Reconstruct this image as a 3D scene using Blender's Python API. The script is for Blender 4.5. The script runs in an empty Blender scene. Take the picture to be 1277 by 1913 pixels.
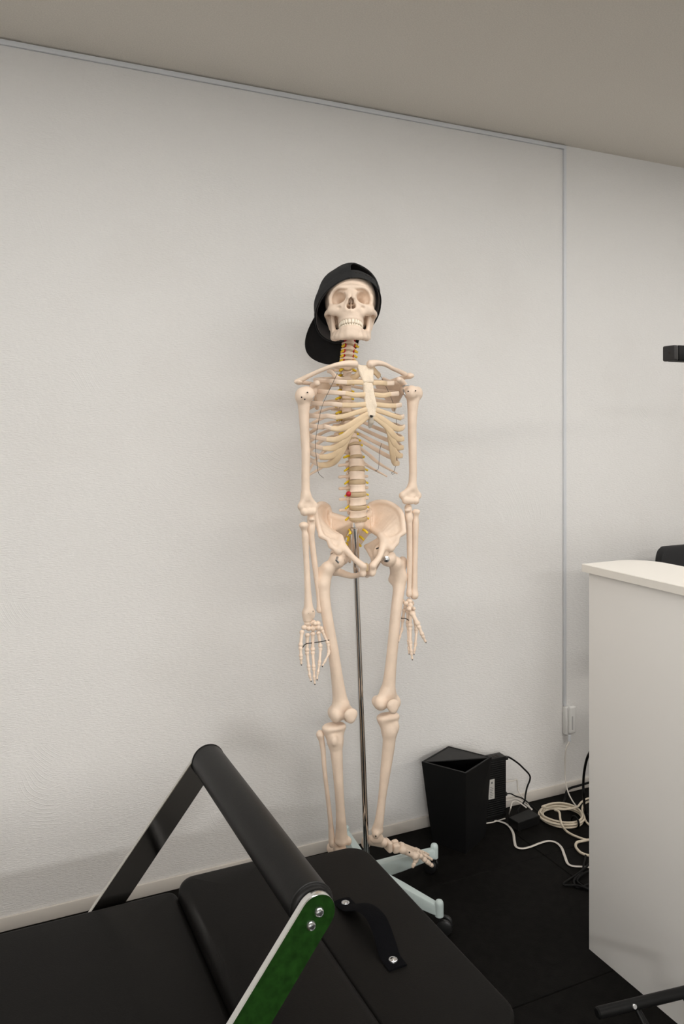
import bpy, bmesh, math, random
import numpy as np
from mathutils import Vector, Matrix

random.seed(7)
np.random.seed(7)
SC = bpy.context.scene
COL = SC.collection
PI = math.pi

# ------------------------------------------------------------------ camera
CAM_H, CAM_D, YAW, FPX = 1.34, 2.30, math.radians(25.0), 1488.0
cam_d = bpy.data.cameras.new('camera')
cam = bpy.data.objects.new('camera', cam_d)
COL.objects.link(cam)
cam.location = (0, -CAM_D, CAM_H)
cam.rotation_euler = (PI / 2, 0, -YAW)
cam_d.sensor_fit = 'VERTICAL'
cam_d.sensor_height = 36.0
cam_d.lens = FPX / 1913 * 36.0
cam_d.shift_y = -159.5 / 1913
cam_d.clip_start = 0.02
SC.camera = cam

# ------------------------------------------------------------------ world, lights, exposure
SC.view_settings.view_transform = 'Standard'
SC.view_settings.look = 'None'
SC.view_settings.gamma = 1.0
SC.view_settings.exposure = -0.01
SC.view_settings.use_curve_mapping = False
world = bpy.data.worlds.new('world')
SC.world = world
world.use_nodes = True
bg = world.node_tree.nodes['Background']
bg.inputs[0].default_value = (0.9, 0.95, 1.0, 1)
bg.inputs[1].default_value = 0.3


def area(name, loc, size, size_y, power, color, rot=(0, 0, 0)):
    l = bpy.data.lights.new(name, 'AREA')
    l.shape = 'RECTANGLE'
    l.size, l.size_y = size, size_y
    l.energy = power
    l.color = color
    o = bpy.data.objects.new(name, l)
    o.location = loc
    o.rotation_euler = rot
    COL.objects.link(o)
    return o


CEIL = 2.37
WARM = (1.0, 0.94, 0.87)
COOL = (1.0, 0.985, 0.96)
LIGHTS = [
    # name, x, y, size_x, size_y, power, colour, spread in degrees
    ('ceiling_panel_light', 1.4, -1.15, 4.6, 0.10, 29, COOL, 180),
    ('ceiling_panel_light', -1.9, -3.6, 1.6, 0.3, 18, WARM, 180),
    ('ceiling_panel_light', 1.0, -4.4, 2.4, 0.6, 46, WARM, 180),
    ('ceiling_panel_light', 3.0, -3.9, 2.2, 0.9, 66, WARM, 180),
    ('ceiling_panel_light', -1.8, -6.2, 0.9, 0.5, 205, COOL, 180),
]
for n_, x_, y_, sx_, sy_, p_, c_, s_ in LIGHTS:
    l_ = area(n_, (x_, y_, CEIL - 0.03), sx_, sy_, p_, c_)
    l_.data.spread = math.radians(s_)
# cool fill light added behind the camera, lifts the ceiling; no window there
area('rear_fill_light', (-1.0, -6.9, 1.2), 3.2, 1.7, 22, (0.90, 0.95, 1.0), (PI / 2, 0, 0))

# ------------------------------------------------------------------ geometry helpers
CS, SN = math.cos(YAW), math.sin(YAW)


def P(px, py, w):
    """world point seen at (px, py) of the 1277x1913 survey frame, w metres in front of the back wall"""
    u = (px - 638.5) / FPX
    v = (797.0 - py) / FPX
    t = (CAM_D - w) / (CS - u * SN)
    return np.array((t * (SN + u * CS), -w, CAM_H + t * v))


def PZ(px, py, z):
    """world point seen at (px, py) lying at height z"""
    u = (px - 638.5) / FPX
    v = (797.0 - py) / FPX
    t = (z - CAM_H) / v
    return np.array((t * (SN + u * CS), -CAM_D + t * (CS - u * SN), z))


def V(*a):
    return np.array(a, dtype=float)


def mirror(p, x0):
    q = np.array(p, dtype=float)
    q[0] = 2 * x0 - q[0]
    return q


ROOTLOC = {}


def wloc(o):
    return ROOTLOC.get(o.name, np.zeros(3)) if o is not None else np.zeros(3)


def thing(name, label, cat, loc, group=None):
    o = bpy.data.objects.new(name, None)
    o.empty_display_size = 0.05
    COL.objects.link(o)
    o.location = tuple(loc)
    o['label'] = label
    o['category'] = cat
    if group:
        o['group'] = group
    ROOTLOC[o.name] = np.array(loc, dtype=float)
    return o


def obj(name, verts, faces, mat, parent=None, smooth=True, label=None, sharp=None):
    verts = np.asarray(verts, dtype=float)
    off = wloc(parent)
    ctr = verts.mean(axis=0)
    me = bpy.data.meshes.new(name)
    me.from_pydata((verts - ctr).tolist(), [], [tuple(int(i) for i in f) for f in faces])
    me.materials.append(mat)
    if smooth:
        me.polygons.foreach_set('use_smooth', [True] * len(me.polygons))
        if sharp:
            me.set_sharp_from_angle(angle=math.radians(sharp))
    me.update()
    o = bpy.data.objects.new(name, me)
    COL.objects.link(o)
    o.location = tuple(ctr - off)
    if parent is not None:
        o.parent = parent
    ROOTLOC[o.name] = ctr
    if label:
        o['label'] = label
    return o


def tag(o, label, cat, group=None):
    o['label'] = label
    o['category'] = cat
    if group:
        o['group'] = group
    return o


def struct(o):
    o['kind'] = 'structure'
    return o


class MB:
    """collects shapes into one mesh"""

    def __init__(self):
        self.v, self.f, self.n = [], [], 0

    def add(self, verts, faces):
        verts = np.asarray(verts, dtype=float)
        self.v.append(verts)
        self.f += [tuple(int(i) + self.n for i in f) for f in faces]
        self.n += len(verts)
        return self

    def box(self, lo, hi, bevel=0.0, seg=2, M=None):
        lo, hi = np.minimum(lo, hi), np.maximum(lo, hi)
        bm = bmesh.new()
        bmesh.ops.create_cube(bm, size=1.0)
        c, s = (np.array(lo) + np.array(hi)) / 2, np.array(hi) - np.array(lo)
        for v in bm.verts:
            v.co = Vector((v.co.x * s[0], v.co.y * s[1], v.co.z * s[2]))
        if bevel > 0:
            bmesh.ops.bevel(bm, geom=list(bm.edges), offset=bevel, segments=seg, profile=0.5, affect='EDGES')
        vs = np.array([v.co[:] for v in bm.verts])
        if M is not None:
            vs = vs @ np.array(M).T
        fs = [[v.index for v in f.verts] for f in bm.faces]
        bm.free()
        return self.add(vs + c, fs)

    def bm(self, bm):
        bm.verts.index_update()
        vs = np.array([v.co[:] for v in bm.verts])
        fs = [[v.index for v in f.verts] for f in bm.faces]
        bm.free()
        return self.add(vs, fs)

    def tube(self, pts, r, n=10, caps=True):
        return self.add(*sweep(pts, r, r, n=n, caps=caps))

    def cyl(self, a, b, r, n=24, r2=None, bevel=0.0):
        a, b = np.array(a, float), np.array(b, float)
        d = b - a
        L = np.linalg.norm(d)
        d = d / L
        r2 = r if r2 is None else r2
        prof = [(0, 0), (r - bevel, 0), (r, bevel), (r2, L - bevel), (r2 - bevel, L), (0, L)] if bevel else [(0, 0), (r, 0), (r2, L), (0, L)]
        return self.lathe(prof, a, d, n)

    def lathe(self, prof, origin, axis, n=24):
        axis = np.array(axis, float)
        axis = axis / np.linalg.norm(axis)
        h = V(1, 0, 0) if abs(axis[0]) < 0.8 else V(0, 1, 0)
        e1 = np.cross(axis, h)
        e1 /= np.linalg.norm(e1)
        e2 = np.cross(axis, e1)
        vs, fs, rings = [], [], []
        for r, z in prof:
            if r < 1e-7:
                rings.append([len(vs)])
                vs.append(np.array(origin) + axis * z)
            else:
                rings.append(list(range(len(vs), len(vs) + n)))
                for k in range(n):
                    a = 2 * PI * k / n
                    vs.append(np.array(origin) + axis * z + r * (math.cos(a) * e1 + math.sin(a) * e2))
        for A, B in zip(rings[:-1], rings[1:]):
            for k in range(n):
                q = [A[k % len(A)], A[(k + 1) % len(A)], B[(k + 1) % len(B)], B[k % len(B)]]
                q2 = []
                for i in q:
                    if i not in q2:
                        q2.append(i)
                if len(q2) >= 3:
                    fs.append(q2)
        return self.add(vs, fs)

    def build(self, name, mat, parent=None, smooth=True, label=None, sharp=40):
        return obj(name, np.concatenate(self.v), self.f, mat, parent, smooth, label, sharp)


def catmull(pts, n=8, closed=False):
    pts = [np.array(p, float) for p in pts]
    if len(pts) < 3:
        t = np.linspace(0, 1, n + 1)[:, None]
        return pts[0] * (1 - t) + pts[1] * t
    ext = [2 * pts[0] - pts[1]] + pts + [2 * pts[-1] - pts[-2]]
    out = []
    for i in range(1, len(ext) - 2):
        p0, p1, p2, p3 = ext[i - 1:i + 3]
        for k in range(n):
            t = k / n
            out.append(0.5 * ((2 * p1) + (-p0 + p2) * t + (2 * p0 - 5 * p1 + 4 * p2 - p3) * t * t + (-p0 + 3 * p1 - 3 * p2 + p3) * t ** 3))
    out.append(pts[-1])
    return np.array(out)


def sweep(pts, ra, rb, n=10, caps=True, up=None, sq=1.0):
    """elliptic tube: ra along the 'up' direction, rb across; radii may be lists of len(pts)"""
    pts = np.array(pts, float)
    m = len(pts)
    ra = np.broadcast_to(np.asarray(ra, float), (m,))
    rb = np.broadcast_to(np.asarray(rb, float), (m,))
    tan = np.gradient(pts, axis=0)
    tan /= np.linalg.norm(tan, axis=1)[:, None] + 1e-12
    if up is None:
        h = V(0, 0, 1) if abs(tan[0][2]) < 0.9 else V(1, 0, 0)
        ups = [h]
        cur = h - tan[0] * np.dot(h, tan[0])
        cur /= np.linalg.norm(cur)
        ups = []
        for i in range(m):
            cur = cur - tan[i] * np.dot(cur, tan[i])
            cur /= np.linalg.norm(cur) + 1e-12
            ups.append(cur.copy())
    else:
        ups = []
        for i in range(m):
            u = np.array(up[i] if np.ndim(up) == 2 else up, float)
            u = u - tan[i] * np.dot(u, tan[i])
            ups.append(u / (np.linalg.norm(u) + 1e-12))
    vs, fs = [], []
    for i in range(m):
        s = np.cross(tan[i], ups[i])
        for j in range(n):
            a = 2 * PI * j / n
            ca, sa = math.cos(a), math.sin(a)
            ca, sa = math.copysign(abs(ca) ** sq, ca), math.copysign(abs(sa) ** sq, sa)
            vs.append(pts[i] + ups[i] * ca * ra[i] + s * sa * rb[i])
    for i in range(m - 1):
        for j in range(n):
            j2 = (j + 1) % n
            fs.append((i * n + j, i * n + j2, (i + 1) * n + j2, (i + 1) * n + j))
    if caps:
        fs.append(tuple(range(n - 1, -1, -1)))
        fs.append(tuple(range((m - 1) * n, m * n)))
    return np.array(vs), fs


# ------------------------------------------------------------------ distance-field modeller for bones
def smin(a, b, k):
    if k <= 0:
        return np.minimum(a, b)
    h = np.maximum(k - np.abs(a - b), 0) / k
    return np.minimum(a, b) - h * h * k * 0.25


class Sdf:
    def __init__(self, h=0.002, k=0.006):
        self.h, self.k, self.p = h, k, []

    def _add(self, fn, lo, hi, sub, k):
        self.p.append((fn, np.array(lo), np.array(hi), sub, self.k if k is None else k))
        return self

    def cone(self, a, b, ra, rb=None, k=None, sub=False):
        a, b = np.array(a, float), np.array(b, float)
        rb = ra if rb is None else rb
        ba = b - a
        L2 = max(np.dot(ba, ba), 1e-12)

        def fn(p):
            t = np.clip(((p - a) @ ba) / L2, 0, 1)
            return np.linalg.norm(p - a - t[..., None] * ba, axis=-1) - (ra + (rb - ra) * t)
        R = max(ra, rb)
        return self._add(fn, np.minimum(a, b) - R, np.maximum(a, b) + R, sub, k)

    def chain(self, pts, rs, k=None, n=0):
        pts = [np.array(p, float) for p in pts]
        rs = list(np.broadcast_to(rs, (len(pts),)))
        if n:
            q = catmull([np.append(p, r) for p, r in zip(pts, rs)], n)
            pts, rs = list(q[:, :3]), list(q[:, 3])
        pts, rs = np.array(pts), np.array(rs, float)

        def fn(p):
            best = None
            for i in range(len(pts) - 1):
                a, ba = pts[i], pts[i + 1] - pts[i]
                t = np.clip(((p - a) @ ba) / max(np.dot(ba, ba), 1e-12), 0, 1)
                d = np.linalg.norm(p - a - t[..., None] * ba, axis=-1) - (rs[i] + (rs[i + 1] - rs[i]) * t)
                best = d if best is None else np.minimum(best, d)
            return best
        R = rs.max()
        return self._add(fn, pts.min(axis=0) - R, pts.max(axis=0) + R, False, k)

    def ell(self, c, r, R=None, k=None, sub=False):
        c, r = np.array(c, float), np.array(np.broadcast_to(r, (3,)), float)
        M = np.eye(3) if R is None else np.array(R, float)   # columns = local axes

        def fn(p):
            q = (p - c) @ M
            k0 = np.linalg.norm(q / r, axis=-1)
            k1 = np.linalg.norm(q / (r * r), axis=-1) + 1e-9
            return k0 * (k0 - 1.0) / k1
        m = r.max() if R is not None else r
        return self._add(fn, c - m, c + m, sub, k)

    def rbox(self, c, half, rad, R=None, k=None, sub=False):
        c, half = np.array(c, float), np.array(half, float) - rad
        M = np.eye(3) if R is None else np.array(R, float)

        def fn(p):
            q = np.abs((p - c) @ M) - half
            return np.linalg.norm(np.maximum(q, 0), axis=-1) + np.minimum(q.max(axis=-1), 0) - rad
        m = np.linalg.norm(half) + rad
        return self._add(fn, c - m, c + m, sub, k)

    def tri(self, a, b, c, r, k=None):
        a, b, c = (np.array(x, float) for x in (a, b, c))
        ba, cb, ac = b - a, c - b, a - c
        nor = np.cross(ba, ac)
        nn = np.dot(nor, nor)

        def seg(p, o, e):
            t = np.clip(((p - o) @ e) / np.dot(e, e), 0, 1)
            d = p - o - t[..., None] * e
            return (d * d).sum(-1)

        def fn(p):
            s = (np.sign((p - a) @ np.cross(ba, nor)) + np.sign((p - b) @ np.cross(cb, nor)) + np.sign((p - c) @ np.cross(ac, nor)))
            edge = np.minimum(np.minimum(seg(p, a, ba), seg(p, b, cb)), seg(p, c, ac))
            pl = ((p - a) @ nor) ** 2 / nn
            return np.sqrt(np.where(s < 2.0, edge, pl)) - r
        lo = np.minimum(np.minimum(a, b), c) - r
        hi = np.maximum(np.maximum(a, b), c) + r
        return self._add(fn, lo, hi, sub=False, k=k)

    def quad(self, a, b, c, d, r, k=None):
        self.tri(a, b, c, r, k)
        return self.tri(a, c, d, r, k)

    def mesh(self, smooth=2):
        h = self.h
        lo = np.min([p[1] for p in self.p if not p[3]], axis=0) - 3 * h - 0.002
        hi = np.max([p[2] for p in self.p if not p[3]], axis=0) + 3 * h + 0.002
        n = np.ceil((hi - lo) / h).astype(int) + 1
        F = np.full(n, 0.03, dtype=np.float32)
        ax = [lo[i] + h * np.arange(n[i]) for i in range(3)]
        for fn, plo, phi, sub, k in self.p:
            m = k + 2.5 * h
            i0 = np.clip(np.floor((plo - m - lo) / h).astype(int), 0, n)
            i1 = np.clip(np.ceil((phi + m - lo) / h).astype(int) + 1, 0, n)
            if np.any(i1 <= i0):
                continue
            g = np.stack(np.meshgrid(*[ax[i][i0[i]:i1[i]] for i in range(3)], indexing='ij'), axis=-1)
            d = fn(g)
            S = F[i0[0]:i1[0], i0[1]:i1[1], i0[2]:i1[2]]
            S[...] = -smin(-S, d, k) if sub else smin(S, d, k)
        return nets(F, lo, h, smooth)

    def build(self, name, mat, parent=None, label=None, smooth=2):
        v, f = self.mesh(smooth)
        return obj(name, v, f, mat, parent, True, label)


CORN = np.array([(i, j, k) for i in (0, 1) for j in (0, 1) for k in (0, 1)])
EDG = [(a, b) for a in range(8) for b in range(a + 1, 8) if np.abs(CORN[a] - CORN[b]).sum() == 1]


def nets(F, lo, h, smooth=2):
    s = F < 0
    cnt = np.zeros(np.array(F.shape) - 1, dtype=np.int8)
    for c in CORN:
        cnt += s[c[0]:s.shape[0] - 1 + c[0], c[1]:s.shape[1] - 1 + c[1], c[2]:s.shape[2] - 1 + c[2]]
    act = np.argwhere((cnt > 0) & (cnt < 8))
    vals = np.stack([F[act[:, 0] + c[0], act[:, 1] + c[1], act[:, 2] + c[2]] for c in CORN], axis=1).astype(float)
    acc, num = np.zeros((len(act), 3)), np.zeros(len(act))
    for a, b in EDG:
        m = (vals[:, a] < 0) != (vals[:, b] < 0)
        den = np.where(m, vals[:, a] - vals[:, b], 1.0)
        t = np.where(m, vals[:, a] / den, 0)
        p = CORN[a] + t[:, None] * (CORN[b] - CORN[a])
        acc[m] += p[m]
        num[m] += 1
    v = lo + h * (act + acc / num[:, None])
    idx = -np.ones(cnt.shape, dtype=np.int64)
    idx[act[:, 0], act[:, 1], act[:, 2]] = np.arange(len(act))
    faces = []
    for ax in range(3):
        a1, a2 = [(1, 2), (2, 0), (0, 1)][ax]
        sl = [slice(None)] * 3
        sl2 = [slice(None)] * 3
        sl[ax], sl2[ax] = slice(0, -1), slice(1, None)
        d = s[tuple(sl)] != s[tuple(sl2)]
        e = np.argwhere(d)
        ok = (e[:, a1] > 0) & (e[:, a2] > 0) & (e[:, a1] < s.shape[a1] - 1) & (e[:, a2] < s.shape[a2] - 1)
        e = e[ok]
        if not len(e):
            continue
        ins = s[e[:, 0], e[:, 1], e[:, 2]]
        q = []
        for o1, o2 in ((-1, -1), (0, -1), (0, 0), (-1, 0)):
            c = e.copy()
            c[:, a1] += o1
            c[:, a2] += o2
            q.append(idx[c[:, 0], c[:, 1], c[:, 2]])
        q = np.stack(q, axis=1)
        q[~ins] = q[~ins][:, ::-1]
        faces.append(q)
    f = np.concatenate(faces)
    for _ in range(smooth):
        a2, n2 = np.zeros_like(v), np.zeros(len(v))
        for i in range(4):
            for j in (1, 3):
                np.add.at(a2, f[:, i], v[f[:, (i + j) % 4]])
                np.add.at(n2, f[:, i], 1)
        v = v * 0.4 + 0.6 * a2 / np.maximum(n2, 1)[:, None]
    return v, f.tolist()


# ------------------------------------------------------------------ materials
def mat(name, color, rough=0.5, metal=0.0, bump=0.0, scale=200.0, var=0.0, vscale=8.0, spec=0.5, sss=0.0, detail=6.0, trans=0.0):
    m = bpy.data.materials.new(name)
    m.use_nodes = True
    nt = m.node_tree
    b = nt.nodes['Principled BSDF']
    b.inputs['Base Color'].default_value = (*color, 1)
    b.inputs['Roughness'].default_value = rough
    b.inputs['Metallic'].default_value = metal
    b.inputs['Specular IOR Level'].default_value = spec
    if trans:
        b.inputs['Transmission Weight'].default_value = trans
    tc = nt.nodes.new('ShaderNodeTexCoord')
    if var > 0:
        n = nt.nodes.new('ShaderNodeTexNoise')
        n.inputs['Scale'].default_value = vscale
        n.inputs['Detail'].default_value = 6
        nt.links.new(tc.outputs['Object'], n.inputs['Vector'])
        r = nt.nodes.new('ShaderNodeValToRGB')
        r.color_ramp.elements[0].position = 0.3
        r.color_ramp.elements[1].position = 0.7
        r.color_ramp.elements[0].color = (*[c * (1 - var) for c in color], 1)
        r.color_ramp.elements[1].color = (*[min(1, c * (1 + var)) for c in color], 1)
        nt.links.new(n.outputs['Fac'], r.inputs['Fac'])
        nt.links.new(r.outputs['Color'], b.inputs['Base Color'])
    if bump > 0:
        n = nt.nodes.new('ShaderNodeTexNoise')
        n.inputs['Scale'].default_value = scale
        n.inputs['Detail'].default_value = detail
        nt.links.new(tc.outputs['Object'], n.inputs['Vector'])
        bp = nt.nodes.new('ShaderNodeBump')
        bp.inputs['Strength'].default_value = bump
        bp.inputs['Distance'].default_value = 0.002
        nt.links.new(n.outputs['Fac'], bp.inputs['Height'])
        nt.links.new(bp.outputs['Normal'], b.inputs['Normal'])
    return m


def plaster():
    """white troweled plaster: fine grain plus scattered curved trowel strokes"""
    m = mat('white_plaster', (0.80, 0.79, 0.775), 0.85, spec=0.2)
    nt = m.node_tree
    b = nt.nodes['Principled BSDF']
    tc = nt.nodes.new('ShaderNodeTexCoord')
    L = nt.links.new

    def noise(sc, det=4, vec=None, rough=0.55):
        n = nt.nodes.new('ShaderNodeTexNoise')
        n.inputs['Scale'].default_value = sc
        n.inputs['Detail'].default_value = det
        n.inputs['Roughness'].default_value = rough
        L(vec if vec is not None else tc.outputs['Object'], n.inputs['Vector'])
        return n

    def math_(op, a, c):
        n = nt.nodes.new('ShaderNodeMath')
        n.operation = op
        for i, x in enumerate((a, c)):
            if isinstance(x, (int, float)):
                n.inputs[i].default_value = x
            else:
                L(x, n.inputs[i])
        return n.outputs[0]
    mp = nt.nodes.new('ShaderNodeMapping')
    mp.inputs['Scale'].default_value = (0.55, 1, 2.2)
    L(tc.outputs['Object'], mp.inputs['Vector'])
    fine = noise(150, 5, mp.outputs['Vector'])
    mid = noise(45, 3)
    # trowel strokes: concentric arcs around scattered centres
    vo = nt.nodes.new('ShaderNodeTexVoronoi')
    vo.inputs['Scale'].default_value = 2.3
    wob = noise(3.0, 2)
    mix = nt.nodes.new('ShaderNodeMixRGB')
    mix.inputs['Fac'].default_value = 0.12
    L(tc.outputs['Object'], mix.inputs[1])
    L(wob.outputs['Color'], mix.inputs[2])
    L(mix.outputs[0], vo.inputs['Vector'])
    ring = math_('SINE', math_('MULTIPLY', vo.outputs['Distance'], 330.0), 0)
    ring = math_('POWER', math_('MAXIMUM', ring, 0.0), 6.0)
    mask = noise(4.5, 3)
    mr = nt.nodes.new('ShaderNodeValToRGB')
    mr.color_ramp.elements[0].position = 0.60
    mr.color_ramp.elements[1].position = 0.70
    L(mask.outputs['Fac'], mr.inputs['Fac'])
    strokes = math_('MULTIPLY', ring, mr.outputs['Color'])
    h = math_('ADD', math_('MULTIPLY', fine.outputs['Fac'], 0.8), math_('MULTIPLY', mid.outputs['Fac'], 0.3))
    h = math_('ADD', h, math_('MULTIPLY', strokes, 0.28))
    bp = nt.nodes.new('ShaderNodeBump')
    bp.inputs['Strength'].default_value = 0.42
    bp.inputs['Distance'].default_value = 0.006
    L(h, bp.inputs['Height'])
    L(bp.outputs['Normal'], b.inputs['Normal'])
    # faint smudges on the plaster
    sm = noise(2.2, 6)
    rp = nt.nodes.new('ShaderNodeValToRGB')
    rp.color_ramp.elements[0].position = 0.25
    rp.color_ramp.elements[1].position = 0.5
    rp.color_ramp.elements[0].color = (0.77, 0.755, 0.735, 1)
    rp.color_ramp.elements[1].color = (0.80, 0.79, 0.775, 1)
    L(sm.outputs['Fac'], rp.inputs['Fac'])
    L(rp.outputs['Color'], b.inputs['Base Color'])
    return m


def ceiling_mat():
    m = mat('speckled_ceiling_board', (0.86, 0.81, 0.735), 0.95, bump=0.35, scale=420, var=0.06, vscale=260, spec=0.1)
    return m


def floor_mat():
    """black rubber mats 49 cm deep with fine joints"""
    m = mat('black_rubber_mats', (0.0060, 0.0055, 0.0050), 0.62, bump=0.25, scale=300, var=0.25, vscale=40, spec=0.06)
    return m


M = {}
M['plaster'] = plaster()
M['ceiling'] = ceiling_mat()
M['floor'] = floor_mat()
M['white_paint'] = mat('white_wall_paint', (0.75, 0.74, 0.72), 0.8)
M['skirting'] = mat('cream_vinyl_skirting', (0.70, 0.655, 0.60), 0.5, var=0.03)
M['duct'] = mat('white_plastic_duct', (0.70, 0.72, 0.75), 0.4)
M['socket'] = mat('white_plastic', (0.76, 0.755, 0.74), 0.35)
M['grey_print'] = mat('grey_print', (0.46, 0.46, 0.46), 0.6)
M['bone'] = mat('cream_bone_plastic', (0.84, 0.675, 0.54), 0.42, bump=0.22, scale=160, var=0.06, vscale=28, spec=0.4)
M['sternum'] = mat('pale_rough_bone', (0.84, 0.715, 0.565), 0.6, bump=0.7, scale=260, var=0.05, vscale=60)
M['cartilage'] = mat('translucent_cartilage', (0.73, 0.555, 0.36), 0.32, var=0.08, vscale=30, spec=0.5)
M['xiphoid'] = mat('grey_translucent_tip', (0.56, 0.50, 0.42), 0.4)
M['disc'] = mat('tan_disc_rubber', (0.52, 0.385, 0.24), 0.5, var=0.06, vscale=40)
M['nerve'] = mat('yellow_nerve_plastic', (0.80, 0.56, 0.02), 0.4)
M['artery'] = mat('red_artery_plastic', (0.46, 0.008, 0.022), 0.35)
M['tooth'] = mat('ivory_tooth', (0.88, 0.78, 0.64), 0.3)
M['wire'] = mat('dark_wire', (0.05, 0.045, 0.04), 0.4, metal=0.7)
M['hole'] = mat('dark_hole', (0.03, 0.022, 0.018), 0.8)
M['steel'] = mat('zinc_steel', (0.62, 0.63, 0.64), 0.28, metal=1.0)
M['chrome'] = mat('chrome', (0.72, 0.71, 0.70), 0.07, metal=1.0)
M['mint'] = mat('mint_powder_coat', (0.60, 0.70, 0.69), 0.42, bump=0.15, scale=320, var=0.03)
M['caster'] = mat('black_caster_plastic', (0.012, 0.012, 0.012), 0.35)
M['cap'] = mat('black_cap_twill', (0.027, 0.0275, 0.0285), 0.85, bump=0.6, scale=420, var=0.25, vscale=18, spec=0.25)
M['visor'] = mat('black_visor_cloth', (0.011, 0.011, 0.0115), 0.85, bump=0.6, scale=420, var=0.2, vscale=18, spec=0.2)
M['cap_in'] = mat('black_cap_lining', (0.02, 0.02, 0.02), 0.9)
M['cap_grey'] = mat('dark_grey_sweatband', (0.085, 0.08, 0.08), 0.9)
M['leather'] = mat('black_vinyl_upholstery', (0.0070, 0.0064, 0.0058), 0.5, bump=0.12, scale=420, var=0.12, vscale=6, spec=0.08)
M['leather_bar'] = mat('black_bar_padding', (0.0095, 0.009, 0.0086), 0.42, bump=0.08, scale=350, spec=0.18)
M['seam'] = mat('black_edge_piping', (0.006, 0.006, 0.006), 0.5)
M['mirror'] = mat('polished_steel_arm', (0.60, 0.58, 0.55), 0.10, metal=1.0)
M['green'] = mat('green_reflection_face', (0.010, 0.040, 0.006), 0.3, metal=0.0, var=0.35, vscale=90, spec=0.3)  # green reflection in the polished arm, put in as base colour
M['edge'] = mat('brushed_steel_edge', (0.78, 0.78, 0.76), 0.25, metal=1.0)
M['wood'] = mat('maple_wood_rail', (0.52, 0.34, 0.19), 0.4, var=0.12, vscale=20)
M['web'] = mat('black_webbing', (0.004, 0.004, 0.005), 0.9, bump=0.6, scale=500, spec=0.05)
M['bin'] = mat('matt_black_bin', (0.0055, 0.0055, 0.0057), 0.5, spec=0.22)
M['bin_lid'] = mat('dark_grey_bin_lid', (0.024, 0.0235, 0.023), 0.6, spec=0.3)
M['router'] = mat('black_router_plastic', (0.005, 0.005, 0.005), 0.45, spec=0.25)
M['label'] = mat('grey_label_paper', (0.50, 0.49, 0.46), 0.6, var=0.05)
M['ink'] = mat('label_ink', (0.16, 0.16, 0.16), 0.6)
M['cable_w'] = mat('white_cable', (0.62, 0.58, 0.53), 0.45)
M['cable_cream'] = mat('cream_cable', (0.66, 0.58, 0.46), 0.45)
M['cable_k'] = mat('black_cable', (0.004, 0.004, 0.004), 0.5, spec=0.15)
M['counter'] = mat('white_laminate', (0.86, 0.84, 0.81), 0.45, bump=0.05, scale=60, spec=0.4)
M['counter_top'] = mat('cream_laminate_top', (0.86, 0.82, 0.755), 0.35, spec=0.5)
M['black_metal'] = mat('black_painted_metal', (0.006, 0.006, 0.006), 0.45, spec=0.2)
M['black_cap_end'] = mat('black_end_plug', (0.022, 0.021, 0.021), 0.55)
M['mesh'] = mat('black_mesh_fabric', (0.008, 0.008, 0.009), 0.8, bump=0.5, scale=700)

# ------------------------------------------------------------------ room shell
X0R, X1R, Y0R = -3.2, 4.2, -7.1
struct(MB().box((X0R, 0, -0.05), (X1R, 0.12, CEIL + 0.05)).build('wall_back', M['plaster'], smooth=False))
struct(MB().box((X0R - 0.12, Y0R, -0.05), (X0R, 0.12, CEIL + 0.05)).build('wall_left', M['white_paint'], smooth=False))
struct(MB().box((X1R, Y0R, -0.05), (X1R + 0.12, 0.12, CEIL + 0.05)).build('wall_right', M['white_paint'], smooth=False))
struct(MB().box((X0R - 0.12, Y0R - 0.12, -0.05), (X1R + 0.12, Y0R, CEIL + 0.05)).build('wall_front', M['white_paint'], smooth=False))
struct(MB().box((X0R - 0.12, Y0R - 0.12, CEIL), (X1R + 0.12, 0.12, CEIL + 0.1)).build('ceiling', M['ceiling'], smooth=False))
fl = MB()
fl.box((X0R - 0.12, Y0R - 0.12, -0.06), (X1R + 0.12, 0.12, -0.012))
ys = [0.0] + [-0.31 - 0.493 * k for k in range(14)] + [Y0R]
xs = [X0R] + [0.64 + 0.985 * k for k in range(-3, 4)] + [X1R]
for i in range(len(xs) - 1):
    for j in range(len(ys) - 1):
        if xs[i + 1] - xs[i] > 0.02 and ys[j] - ys[j + 1] > 0.02:
            fl.box((xs[i] + 0.0006, ys[j + 1] + 0.0006, -0.015), (xs[i + 1] - 0.0006, ys[j] - 0.0006, 0.0), bevel=0.0018, seg=1)
struct(fl.build('floor', M['floor'], smooth=False))
struct(MB().box((X0R, -0.007, 0.0), (X1R, 0.0, 0.037), bevel=0.002).build('baseboard_back', M['skirting'], sharp=30))

# white cable duct: runs under the ceiling, then straight down the wall to the outlet
pd = P(1052.5, 1000, 0.0)
XD = pd[0]
d = MB()
d.box((X0R, -0.009, CEIL - 0.017), (XD + 0.006, 0.0, CEIL - 0.003), bevel=0.0015)
d.box((XD - 0.0055, -0.009, P(1050, 1318, 0.0)[2]), (XD + 0.0055, 0.0, CEIL - 0.016), bevel=0.0015)
struct(d.build('trim_1', M['duct'], sharp=30))

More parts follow.
